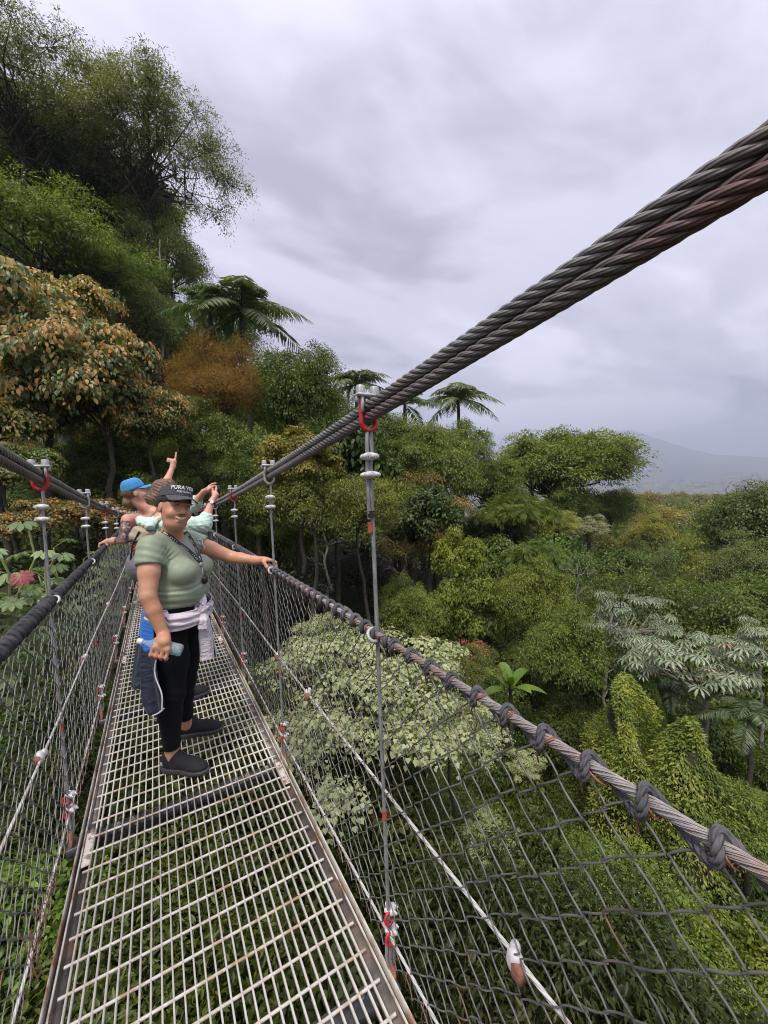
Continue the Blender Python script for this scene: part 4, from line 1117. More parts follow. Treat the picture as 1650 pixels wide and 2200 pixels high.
# ---- ground: one sheet, from the gully under the bridge to the valley and the volcano
B = np.array(BASES)
far_pts = []
for a in np.linspace(-180, 180, 37):
    if -40 < a < 80: continue
    for r_ in (18, 40, 90): far_pts.append((r_ * math.sin(rad(a)), r_ * math.cos(rad(a)), -9 + (.12 * r_ if a < -40 else -.05 * r_)))
B = np.concatenate([B, np.array(far_pts), np.array([[0, 0, -6.5], [.2, -4, -6], [0, 4, -6.5], [0, 16.5, -2.0], [0.1, 19, -.8]])])
MT = at_depth(1335, 1000, 6000.); MT2 = at_depth(1720, 1000, 9000.)
def ground_z(X, Y):
    r_ = np.hypot(X, Y)
    d2 = (X[:, None] - B[None, :, 0]) ** 2 + (Y[:, None] - B[None, :, 1]) ** 2
    w = 1 / (d2 + 2.5 + .004 * r_[:, None] ** 2) ** 1.6
    zn = (w * B[None, :, 2]).sum(1) / w.sum(1) - .35
    t = np.clip((r_ - 200) / 520, 0, 1); t = t * t * (3 - 2 * t)
    zf = -165.0 + 10 * np.sin(X / 900 + 1) * np.cos(Y / 700)
    for (c, h, s) in ((MT, 985., 1350.), (MT2, 480., 2600.)):
        dd = np.hypot(X - c[0], Y - c[1])
        ridge = 1 + .10 * np.sin(np.arctan2(Y - c[1], X - c[0]) * 9) * np.clip(dd / s, 0, 1)
        zf = zf + h * np.exp(-(dd / s) ** 1.0 * ridge)
    return zn * (1 - t) + zf * t
rings = np.concatenate([[0], np.geomspace(1.2, 12500, 110)]); na = 180
az = np.linspace(0, 2 * np.pi, na, endpoint=False)
XX = (rings[:, None] * np.sin(az)[None]).ravel(); YY = (rings[:, None] * np.cos(az)[None]).ravel()
ZZ = ground_z(XX, YY)
ii = np.arange(len(rings) - 1)[:, None]; jj = np.arange(na)[None]
Fq = np.stack(np.broadcast_arrays(ii * na + jj, (ii + 1) * na + jj, (ii + 1) * na + (jj + 1) % na, ii * na + (jj + 1) % na), -1).reshape(-1, 4)
def gmat(t, p, o):
    p.inputs['Roughness'].default_value = .95
    n = noise_n(t, .6, 6); n2 = noise_n(t, .0035, 8, .68); n3 = noise_n(t, .0011, 5, .6)
    near = ramp_n(t, n.outputs['Fac'], [(.3, (.018, .016, .010)), (.55, (.035, .035, .015)), (.75, (.05, .06, .02))])
    far = ramp_n(t, n2.outputs['Fac'], [(.35, (.020, .040, .018)), (.52, (.045, .075, .030)), (.62, (.07, .10, .04)), (.68, (.20, .22, .10))])
    far2 = ramp_n(t, n3.outputs['Fac'], [(.40, (.45, .55, .5)), (.6, (1.1, 1.1, 1))])
    mu = N(t, 'ShaderNodeMix', data_type='RGBA', blend_type='MULTIPLY'); mu.inputs[0].default_value = 1
    t.links.new(far.outputs[0], mu.inputs[6]); t.links.new(far2.outputs[0], mu.inputs[7])
    g = N(t, 'ShaderNodeTexCoord'); ln = N(t, 'ShaderNodeVectorMath', operation='LENGTH'); t.links.new(g.outputs['Object'], ln.inputs[0])
    mr = N(t, 'ShaderNodeMapRange'); mr.inputs[1].default_value = 300; mr.inputs[2].default_value = 700; t.links.new(ln.outputs['Value'], mr.inputs[0])
    mx = N(t, 'ShaderNodeMix', data_type='RGBA'); t.links.new(mr.outputs[0], mx.inputs[0]); t.links.new(near.outputs[0], mx.inputs[6]); t.links.new(mu.outputs[2], mx.inputs[7])
    t.links.new(mx.outputs[2], p.inputs['Base Color']); bump_n(t, n.outputs['Fac'], .8, .15, p)
ground = link('ground', mesh_np('ground', np.stack([XX, YY, ZZ], 1), [Fq], mat('ground', gmat)))
ground['kind'] = 'structure'

# undergrowth: countless small leafy plants covering the ground between the trees
def undergrowth():
    rs = np.random.default_rng(77)
    n = 5200
    a = rad(-35) + rs.random(n) * rad(130); r_ = 2.5 + 62 * rs.random(n) ** 1.3
    X = r_ * np.sin(a); Y = r_ * np.cos(a); Z = ground_z(X, Y)
    lf = Leafage(); m = 26
    c = np.repeat(np.stack([X, Y, Z], 1), m, 0); rr = np.repeat(.35 + .03 * r_, m)
    th = rs.random(n * m) * 6.28; q = rs.random(n * m)
    off = np.stack([np.cos(th) * q, np.sin(th) * q, (1.0 - .6 * q) * rs.uniform(.3, 1.1, n * m)], 1) * rr[:, None] * 1.1
    lf.add(c + off, off * [1, 1, .2] + rs.normal(0, .2, (n * m, 3)), np.array([0, 0, 1]) + rs.normal(0, .4, (n * m, 3)), (.11 + .0075 * np.repeat(r_, m)) * rs.uniform(.7, 1.3, n * m), 'broad', .5 * rs.random(n * m) + .5 * np.repeat(rs.random(n), m))
    o = link('undergrowth', lf.mesh('undergrowth', LM['green'])); o['kind'] = 'stuff'; o.color = (.30, .36, .26, 1)  # colour darkened to stand for the deep shade between the crowns
undergrowth()

# ---- the damp air
for i, (x, y, d, hpx, lab) in enumerate([(862, 1105, 19, 190, 'slender pale trunk standing between dark crowns right of the nearest hanger'), (1290, 1350, 11.5, 200, 'pale crooked bare limbs left of the large silvery tree'),
        (1500, 1225, 24, 130, 'dark bare trunk in the valley trees above the silvery leaves'), (1480, 1120, 70, 60, 'white forked trunk on the far ridge'), (165, 900, 12.5, 220, 'mossy trunk with bare side limbs above the left cable'),
        (700, 1130, 15, 180, 'thin bare tree in the shade between the two nearest right hangers'), (1230, 1250, 17, 120, 'thin grey dead tree below the umbrella-shaped tree'), (330, 560, 24, 160, 'bare dead limbs on the skyline above the big palm')]):
    c = at_depth(x, y, d); s_ = hpx * d / 850 / 6.0
    o = link('dead_tree', BARE[i % 3], None, (c[0], c[1], c[2] - 5 * s_), (0, 0, i * 1.3), (s_, s_, s_)); tag(o, lab, 'tree', 'bare trunks and dead limbs')
# the wooded valley floor and lower slopes, too far away to tell trees apart
def distant():
    rs = np.random.default_rng(88); n = 11000
    a = rad(30) + rs.random(n) * rad(52); r_ = 520 * (4200 / 520) ** rs.random(n)
    X = r_ * np.sin(a); Y = r_ * np.cos(a)
    keep = np.array([mnoise.noise(Vector((x / 260, y / 260, 4))) + .5 * mnoise.noise(Vector((x / 70, y / 70, 9))) for x, y in zip(X, Y)]) > np.where(r_ < 900, -.5, -.10)
    X, Y, r_ = X[keep], Y[keep], r_[keep]; n = len(X); Z = ground_z(X, Y)
    base = MB().ell((0, 0, 0), (1, 1, .8), nu=7, nv=5); V0 = np.concatenate(base.V); T0 = np.concatenate(base.F[3]); Q0 = np.concatenate(base.F[4])
    sz = rs.uniform(4, 9, n) * (1 + r_ / 1800)
    V = (V0[None] * (1 + rs.normal(0, .16, (n, len(V0), 1))) * sz[:, None, None] + np.stack([X, Y, Z + sz * .7], 1)[:, None]).reshape(-1, 3)
    off = (np.arange(n) * len(V0))[:, None, None]
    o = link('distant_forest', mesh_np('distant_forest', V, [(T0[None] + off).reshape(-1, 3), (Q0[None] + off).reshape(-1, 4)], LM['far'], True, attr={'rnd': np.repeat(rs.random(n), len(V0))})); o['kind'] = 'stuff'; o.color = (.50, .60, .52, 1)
distant()
hb = MB().box((0, 0, 310), (29000, 29000, 1000))
hm = bpy.data.materials.new('damp air'); hm.use_nodes = True
t = hm.node_tree; t.nodes.clear()
o_ = N(t, 'ShaderNodeOutputMaterial'); v_ = N(t, 'ShaderNodeVolumePrincipled')
v_.inputs['Color'].default_value = (.72, .80, 1.0, 1); v_.inputs['Density'].default_value = 3.0e-4; v_.inputs['Anisotropy'].default_value = 0.0
t.links.new(v_.outputs[0], o_.inputs['Volume'])
haze = hb.build('haze', hm, smooth=False); haze['kind'] = 'stuff'
haze.display_type = 'WIRE'
# ================================================================ people (bodies are one continuous surface each)
class SDF:
    def __init__(s, lo, hi, h):
        s.lo = np.array(lo, float); s.h = h
        s.n = np.ceil((np.array(hi) - s.lo) / h).astype(int) + 1
        s.F = np.full(s.n, .3, np.float32)
        s.ax = [s.lo[i] + h * np.arange(s.n[i]) for i in range(3)]
    def win(s, lo, hi):
        a = np.maximum(0, np.floor((np.asarray(lo) - s.lo) / s.h).astype(int)); b = np.minimum(s.n, np.ceil((np.asarray(hi) - s.lo) / s.h).astype(int) + 1)
        sl = tuple(slice(int(a[i]), int(max(b[i], a[i]))) for i in range(3))
        return sl, s.ax[0][sl[0]][:, None, None], s.ax[1][sl[1]][None, :, None], s.ax[2][sl[2]][None, None, :]
    def mixin(s, sl, d, k):
        a = s.F[sl]
        if k > 0:
            hh = np.clip(.5 + .5 * (a - d) / k, 0, 1); s.F[sl] = a + (d - a) * hh - k * hh * (1 - hh)
        else: s.F[sl] = np.minimum(a, d)
    def cone(s, p0, p1, r0, r1=None, k=.02):
        r1 = r0 if r1 is None else r1
        p0 = np.asarray(p0, float); p1 = np.asarray(p1, float); m = max(r0, r1) + k + 3 * s.h
        sl, X, Y, Z = s.win(np.minimum(p0, p1) - m, np.maximum(p0, p1) + m)
        ab = p1 - p0; L2 = ab.dot(ab) + 1e-12
        t = np.clip(((X - p0[0]) * ab[0] + (Y - p0[1]) * ab[1] + (Z - p0[2]) * ab[2]) / L2, 0, 1)
        d = np.sqrt((X - p0[0] - t * ab[0]) ** 2 + (Y - p0[1] - t * ab[1]) ** 2 + (Z - p0[2] - t * ab[2]) ** 2) - (r0 + t * (r1 - r0))
        s.mixin(sl, d, k); return s
    def _ell(s, c, rr, R, k):
        c = np.asarray(c, float); rr = np.asarray(rr, float); m = rr.max() + k + 3 * s.h
        sl, X, Y, Z = s.win(c - m, c + m)
        R = np.eye(3) if R is None else np.asarray(R)
        q = [(X - c[0]) * R[0][i] + (Y - c[1]) * R[1][i] + (Z - c[2]) * R[2][i] for i in range(3)]
        k0 = np.sqrt(sum((q[i] / rr[i]) ** 2 for i in range(3))); k1 = np.sqrt(sum((q[i] / rr[i] ** 2) ** 2 for i in range(3))) + 1e-9
        return sl, k0 * (k0 - 1) / k1
    def ell(s, c, rr, R=None, k=.02):
        sl, d = s._ell(c, rr, R, k); s.mixin(sl, d, k); return s
    def cut(s, c, rr, R=None, k=.006):
        sl, d = s._ell(c, rr, R, k); a = s.F[sl]; d = -d
        hh = np.clip(.5 - .5 * (a - d) / k, 0, 1); s.F[sl] = a + (d - a) * hh + k * hh * (1 - hh); return s
    def chain(s, pts, rs_, k=.01):
        for i in range(len(pts) - 1): s.cone(pts[i], pts[i + 1], rs_[i], rs_[i + 1], k)
        return s
    def grid(s): return s.ax[0][:, None, None], s.ax[1][None, :, None], s.ax[2][None, None, :]
    def at(s, p):
        i = np.clip(((np.asarray(p) - s.lo) / s.h), 0, s.n - 1.001); a = i.astype(int); f = i - a; v = 0
        for dx in (0, 1):
            for dy in (0, 1):
                for dz in (0, 1):
                    w = (f[0] if dx else 1 - f[0]) * (f[1] if dy else 1 - f[1]) * (f[2] if dz else 1 - f[2])
                    v += w * s.F[a[0] + dx, a[1] + dy, a[2] + dz]
        return v
    def march(s, o, d, off=0.0, far=.8):
        o = np.asarray(o, float); d = np.asarray(d, float) / np.linalg.norm(d); t = 0
        for _ in range(260):
            v = s.at(o + d * t) - off
            if v < .0008 or t > far: break
            t += min(max(v * .8, .0008), .006)
        return o + d * t

def surface(F, lo, h):
    """surface nets"""
    s = F < 0
    n = np.array(F.shape) - 1
    cnt = np.zeros(n, np.int8)
    for dx in (0, 1):
        for dy in (0, 1):
            for dz in (0, 1):
                cnt += s[dx:dx + n[0], dy:dy + n[1], dz:dz + n[2]]
    act = (cnt > 0) & (cnt < 8)
    I = np.argwhere(act); idx = np.full(n, -1, np.int32); idx[act] = np.arange(len(I))
    acc = np.zeros((len(I), 3)); w = np.zeros(len(I))
    cor = [(x, y, z) for x in (0, 1) for y in (0, 1) for z in (0, 1)]
    val = {c: F[I[:, 0] + c[0], I[:, 1] + c[1], I[:, 2] + c[2]].astype(float) for c in cor}
    for c in cor:
        for ax_ in range(3):
            if c[ax_] == 0:
                e_ = list(c); e_[ax_] = 1; e_ = tuple(e_)
                a, b = val[c], val[e_]; x = (a < 0) != (b < 0)
                t = np.where(x, a / np.where(x, a - b, 1), 0)
                p = np.array(c, float)[None] + t[:, None] * (np.array(e_) - np.array(c))[None]
                acc += p * x[:, None]; w += x
    V = lo + h * (I + acc / w[:, None])
    quads = []
    for ax_ in range(3):
        o1, o2 = [(1, 2), (2, 0), (0, 1)][ax_]
        sl0 = [slice(None)] * 3; sl1 = [slice(None)] * 3
        sl0[ax_] = slice(0, -1); sl1[ax_] = slice(1, None)
        a = s[tuple(sl0)]; b = s[tuple(sl1)]
        E = np.argwhere(a != b)
        E = E[(E[:, o1] > 0) & (E[:, o2] > 0) & (E[:, o1] < n[o1]) & (E[:, o2] < n[o2])]
        fl = a[E[:, 0], E[:, 1], E[:, 2]]
        def cell(d1, d2):
            q = E.copy(); q[:, o1] += d1; q[:, o2] += d2
            return idx[q[:, 0], q[:, 1], q[:, 2]]
        Q = np.stack([cell(-1, -1), cell(0, -1), cell(0, 0), cell(-1, 0)], 1)
        Q[~fl] = Q[~fl][:, ::-1]
        quads.append(Q)
    Q = np.concatenate(quads); Q = Q[(Q >= 0).all(1)]
    return V, Q
def sdf_obj(name, F, lo, h, mt, parent):
    V, Q = surface(F, lo, h)
    return link(name, mesh_np(name, V, [Q], mt), parent)

def skinmat(name, c1, c2, scale=25):
    def f(t, p, o):
        n = noise_n(t, scale, 4); r = ramp_n(t, n.outputs['Fac'], [(.3, c1), (.7, c2)])
        t.links.new(r.outputs[0], p.inputs['Base Color']); p.inputs['Roughness'].default_value = .5
        p.inputs['Subsurface Weight'].default_value = .12; p.inputs['Subsurface Radius'].default_value = (.02, .008, .004); p.inputs['Subsurface Scale'].default_value = .5
    return mat(name, f)
def cloth(name, c1, c2, scale=14, bump=.5, rough=.75, stretch=(1, 1, 3), bd=.012, sheen=.15):
    def f(t, p, o):
        p.inputs['Roughness'].default_value = rough; p.inputs['Sheen Weight'].default_value = sheen
        if not sheen: p.inputs['Specular IOR Level'].default_value = .2
        c = N(t, 'ShaderNodeTexCoord'); m = N(t, 'ShaderNodeMapping'); m.inputs['Scale'].default_value = stretch
        t.links.new(c.outputs['Object'], m.inputs[0])
        n = noise_n(t, scale, 3, vec=m.outputs[0]); n2 = noise_n(t, 220, 2)
        r = ramp_n(t, n2.outputs['Fac'], [(.35, c1), (.65, c2)])
        t.links.new(r.outputs[0], p.inputs['Base Color']); bump_n(t, n.outputs['Fac'], bump, bd, p)
    return mat(name, f)
CM = {
 'skin': skinmat('tanned skin', (.50, .245, .145), (.58, .30, .185)),
 'skin2': skinmat('pink skin', (.56, .27, .19), (.66, .36, .26)),
 'shirt': cloth('sage green jersey', (.23, .285, .19), (.265, .32, .22), scale=11, bump=.22, rough=.55, stretch=(1, 1, 1.2)),
 'pants': cloth('black leggings', (.004, .005, .008), (.007, .008, .013), scale=10, bump=.4, rough=.85, stretch=(1, 1, 2), sheen=0),
 'shoe': simple('black knit', (.007, .007, .008), (.014, .014, .015), rough=.85, scale=300, bump=.4),
 'sole': simple('dark rubber', (.028, .028, .030), (.042, .042, .045), rough=.6),
 'denim': simple('charcoal marled cloth', (.030, .030, .036), (.10, .10, .11), rough=.9, scale=260, bump=.3),
 'hair_black': simple('black hair', (.008, .006, .005), (.018, .014, .012), rough=.45, scale=60, bump=.5),
 'hair_brown': simple('brown hair', (.10, .055, .03), (.22, .13, .075), rough=.5, scale=45, bump=1.0, bd=.01),
 'lav': cloth('pale lilac cotton', (.62, .54, .60), (.70, .63, .68), scale=16, bump=.8, bd=.015),
 'navy': cloth('navy shell cloth', (.010, .014, .035), (.016, .021, .048), scale=12, bump=.8, rough=.55, bd=.015),
 'blue': cloth('bright blue shell cloth', (.02, .16, .62), (.03, .20, .72), scale=12, bump=.8, rough=.5, bd=.015),
 'white': simple('white piping', (.75, .75, .76), (.82, .82, .82), rough=.6),
 'mint': cloth('mint cotton', (.50, .68, .58), (.58, .75, .65), scale=14, bump=.9, bd=.015),
 'tan': cloth('tan pack cloth', (.36, .28, .18), (.44, .35, .24), scale=12, bump=.8, bd=.015),
 'packgrey': cloth('grey pack cloth', (.14, .13, .15), (.19, .18, .20), scale=12, bump=.7, bd=.012),
 'capblue': cloth('blue cap cotton', (.03, .22, .50), (.05, .28, .60), scale=18, bump=.4),
 'red': cloth('dark red cloth', (.20, .012, .02), (.27, .02, .03), scale=14, bump=.8),
 'strap': simple('grey lanyard webbing', (.045, .042, .045), (.07, .066, .07), rough=.8, scale=200),
 'teeth': simple('teeth', (.72, .66, .56), (.80, .74, .64), rough=.3),
 'lip': simple('lips', (.36, .12, .09), (.42, .15, .11), rough=.4),
 'dark': simple('dark lashes and mouth shade', (.010, .007, .006), (.016, .011, .01), rough=.5),
 'tattoo': simple('tattooed skin', (.05, .05, .055), (.50, .26, .19), rough=.5, scale=42, stops=[(.40, (.055, .05, .055)), (.52, (.16, .11, .09)), (.62, (.48, .25, .18))]),
}
def clearmat(name, col, k):
    m = bpy.data.materials.new(name); m.use_nodes = True; t = m.node_tree; t.nodes.clear()
    o = N(t, 'ShaderNodeOutputMaterial'); a = N(t, 'ShaderNodeBsdfTransparent'); g = N(t, 'ShaderNodeBsdfPrincipled'); x = N(t, 'ShaderNodeMixShader')
    a.inputs['Color'].default_value = col + (1,); g.inputs['Base Color'].default_value = col + (1,); g.inputs['Roughness'].default_value = .08
    x.inputs[0].default_value = k; t.links.new(g.outputs[0], x.inputs[1]); t.links.new(a.outputs[0], x.inputs[2]); t.links.new(x.outputs[0], o.inputs['Surface'])
    return m

def finger(sd, k0, dirs, lens, r, k=.006):
    p = np.asarray(k0, float); pts = [p]
    for d, l in zip(dirs, lens):
        p = p + unit(np.asarray(d, float)) * l; pts.append(p)
    rr = [r, r * .97, r * .9, r * .78][:len(pts)]
    sd.chain(pts, rr, k)
def head(sd, c, Fh, Uh, sc=1.0, face=True):
    """c centre of head, Fh facing, Uh up; local axes (x: the person's left, y: forward, z: up)"""
    Fh = unit(np.asarray(Fh, float)); Uh = unit(np.asarray(Uh, float) - Fh * Fh.dot(Uh)); Xh = np.cross(Uh, -Fh)
    R = np.stack([Xh, Fh, Uh], 1)
    L = lambda x, y, z: np.asarray(c) + R @ (np.array([x, y, z]) * sc)
    s = sc
    sd.ell(L(0, -.012, .035), np.array([.076, .094, .090]) * s, R, .02)
    sd.ell(L(0, .018, -.035), np.array([.066, .070, .082]) * s, R, .03)
    sd.ell(L(0, .045, -.088), np.array([.036, .034, .026]) * s, R, .03)
    if face:
        for q in (-1, 1):
            sd.ell(L(q * .040, .058, -.030), np.array([.026, .026, .024]) * s, R, .02)
            sd.cut(L(q * .031, .096, .016), np.array([.017, .016, .010]) * s, R, .012)
            sd.ell(L(q * .031, .074, .014), np.array([.0125, .0125, .0105]) * s, R, .004)
            sd.ell(L(q * .034, .083, .030), np.array([.022, .010, .007]) * s, R, .012)
            sd.ell(L(q * .0135, .094, -.024), np.array([.009, .010, .008]) * s, R, .006)
            sd.ell(L(q * .078, -.008, -.002), np.array([.007, .020, .032]) * s, R, .006)
        sd.cone(L(0, .086, .018), L(0, .108, -.019), .0085 * s, .0125 * s, .010)
        sd.cut(L(0, .098, -.054), np.array([.029, .020, .0100]) * s, R, .005)
        sd.ell(L(0, .086, -.068), np.array([.022, .010, .006]) * s, R, .006)
    return L, R
def head_bits(L, R, parent, sc, sd):
    def sf(x, z, off):
        return sd.march(L(x, .17, z), -R[:, 1], off, .16)
    m = MB(); xs = np.linspace(-.030, .030, 11)
    for i, x in enumerate(xs[:-1]):
        xm = (x + xs[i + 1]) / 2
        m.box(L(xm, .0895 - 11 * xm * xm, -.0520 + 7.0 * xm * xm), (.0059 * sc, .006, .0145 * sc * (1 - 330 * xm * xm)), R, bevel=.001)
    m.build('teeth', CM['teeth'], parent, smooth=False)
    MB().tube(np.array([L(x, .079 - 10 * x * x, -.053 + 7 * x * x) for x in np.linspace(-.029, .029, 9)]), .0095 * sc, 8).build('mouth', CM['dark'], parent)  # near-black tube paints the shade inside the open mouth
    a = np.linspace(-.036, .036, 15)
    m = MB()
    m.tube(np.array([L(x, .0935 - 14 * x * x, -.0420 + 7.5 * x * x - .0018 * math.exp(-(x / .006) ** 2)) for x in a]), np.interp(np.abs(a), [0, .036], [.0034, .0016]), 6)
    m.tube(np.array([L(x, .0925 - 14 * x * x, -.0645 + 24 * x * x) for x in a]), np.interp(np.abs(a), [0, .036], [.0046, .0016]), 6)
    m.build('lips', CM['lip'], parent)
    for nm, x0, w, z0, cv, r in (('eyelash', .032, .0155, .0155, .004, .0024), ('eyebrow', .034, .020, .0335, .005, .0034)):
        for q in (-1, 1):
            b = np.linspace(-1, 1, 9)
            MB().tube(np.array([sf(q * x0 + w * t, z0 + cv * (1 - t * t) - .002 * q * t, .0006) for t in b]), r * np.interp(np.abs(b), [0, 1], [1, .45]), 5).build(nm, CM['dark'] if nm == 'eyelash' else CM['hair_black'], parent)
def cap(L, R, parent, mt, sc, full=True, brim_len=.075, name='cap', z0=.036, hgt=.078, droop=1.0):
    """cloth crown and curved brim"""
    m = MB(); V = []; nu, nv = 32, 9
    ztop = .150 if full else .135
    for j in range(nv + 1):
        t = j / nv
        for i in range(nu):
            a = 2 * np.pi * i / nu
            if full: r = math.cos(t * math.pi / 2) ** .55; z = z0 + (ztop - z0) * math.sin(t * math.pi / 2)
            else: r = 1 - .10 * t; z = z0 + t * (hgt + .012 * math.sin(a)) - .020 * max(0, -math.sin(a)) * (1 - t)
            x = .083 * r * math.cos(a); y = -.010 + .101 * r * math.sin(a)
            V.append(L(x, y, z + .012 * max(0, math.sin(a)) * (1 - t)))
    F = [[j * nu + i, j * nu + (i + 1) % nu, (j + 1) * nu + (i + 1) % nu, (j + 1) * nu + i] for j in range(nv) for i in range(nu)]
    m.add(V, F)
    c = m.build(name, mt, parent)
    sol = c.modifiers.new('thick', 'SOLIDIFY'); sol.thickness = .003; sol.offset = 0
    b = MB(); V = []; nu2, nv2 = 17, 7
    for j in range(nv2):
        t = j / (nv2 - 1)
        for i in range(nu2):
            u = -1 + 2 * i / (nu2 - 1); a = math.pi / 2 + u * 1.12
            e1 = math.sqrt(max(0, 1 - (abs(u) ** 2.6))); ex = brim_len * t * e1
            x = (.083 + ex * .25) * math.cos(a); y = -.010 + .101 * math.sin(a) + ex
            z = z0 + .012 * max(0, math.sin(a)) - .036 * t * e1 * (abs(u) ** 1.5) + droop * e1 * (- .016 * t * t - .008 * t)
            V.append(L(x, y, z))
    b.add(V, [[j * nu2 + i, j * nu2 + i + 1, (j + 1) * nu2 + i + 1, (j + 1) * nu2 + i] for j in range(nv2 - 1) for i in range(nu2 - 1)])
    bo = b.build('brim', mt, c)
    sol = bo.modifiers.new('thick', 'SOLIDIFY'); sol.thickness = .004; sol.offset = 0
    return c
def sheet(name, fn, nu, nv, mt, parent, thick=.004, midx=None):
    V = np.array([fn(i / nu, j / nv) for j in range(nv + 1) for i in range(nu + 1)])
    F = [[j * (nu + 1) + i, j * (nu + 1) + i + 1, (j + 1) * (nu + 1) + i + 1, (j + 1) * (nu + 1) + i] for j in range(nv) for i in range(nu)]
    mi = None if midx is None else [midx(i / nu, j / nv) for j in range(nv) for i in range(nu)]
    o = link(name, mesh_np(name, V, [F], mt, midx=mi), parent)
    sol = o.modifiers.new('thick', 'SOLIDIFY'); sol.thickness = thick; sol.offset = 0
    return o
def shoe(parent, heel, toe, skin_ankle=None, sc=1.0):
    """low knit sneaker with a thick rubber sole"""
    heel = np.array(heel, float); toe = np.array(toe, float); d = unit(toe - heel); l = np.linalg.norm(toe - heel)
    s_ = np.array([d[1], -d[0], 0]); R = np.stack([d, s_, [0, 0, 1]], 1)
    q = lambda a, b, c: heel + d * a * l + s_ * b + np.array([0, 0, c])
    sd = SDF(np.minimum(heel, toe) - .09, np.maximum(heel, toe) + np.array([.09, .09, .16]), .005)
    sd.ell(q(.20, 0, .062), (.058, .036, .055), R, .02); sd.ell(q(.50, 0, .055), (.09, .040, .042), R, .03); sd.ell(q(.78, .003, .042), (.066, .046, .030), R, .03)
    sd.cone(q(.12, 0, .07), q(.17, 0, .10), .036, .040, .02); sd.cone(q(.40, 0, .08), q(.30, 0, .105), .030, .034, .02)
    X, Y, Z = sd.grid()
    F = np.maximum(sd.F, .028 - Z)
    # open collar
    cx_ = q(.20, 0, .145); t = (X - cx_[0]) * d[0] + (Y - cx_[1]) * d[1]; u = (X - cx_[0]) * s_[0] + (Y - cx_[1]) * s_[1]
    hole = np.sqrt((t / .050) ** 2 + (u / .033) ** 2 + ((Z - cx_[2]) / .05) ** 2) - 1
    F = np.maximum(F, -hole * .03)
    up = sdf_obj('shoe', F, sd.lo, sd.h, CM['shoe'], parent)
    sd2 = SDF(sd.lo, sd.lo + sd.h * (sd.n - 1), .005)
    sd2.ell(q(.18, 0, .022), (.062, .042, .030), R, .03); sd2.ell(q(.50, 0, .022), (.10, .042, .026), R, .03); sd2.ell(q(.78, .003, .022), (.074, .051, .024), R, .03)
    X, Y, Z = sd2.grid()
    sdf_obj('sole', np.maximum(np.maximum(sd2.F, .002 - Z), Z - .036), sd2.lo, sd2.h, CM['sole'], up)
    m = MB()
    for k in range(4):
        a = .40 + k * .075
        m.tube(np.array([q(a, -.024, .086 - .05 * (a - .4)), q(a + .01, 0, .100 - .10 * (a - .4)), q(a + .02, .024, .086 - .05 * (a - .4))]), .0035, 5)
    m.build('lace', CM['sole'], up)
    hm = MB().box(q(.07, .036, .062), (.016, .004, .022), R, bevel=.002); hm.build('heel_mark', MAT['galv'], up, smooth=False)
    return up

def settle(root):
    for ch in root.children:
        ch.location = ch.location - root.location
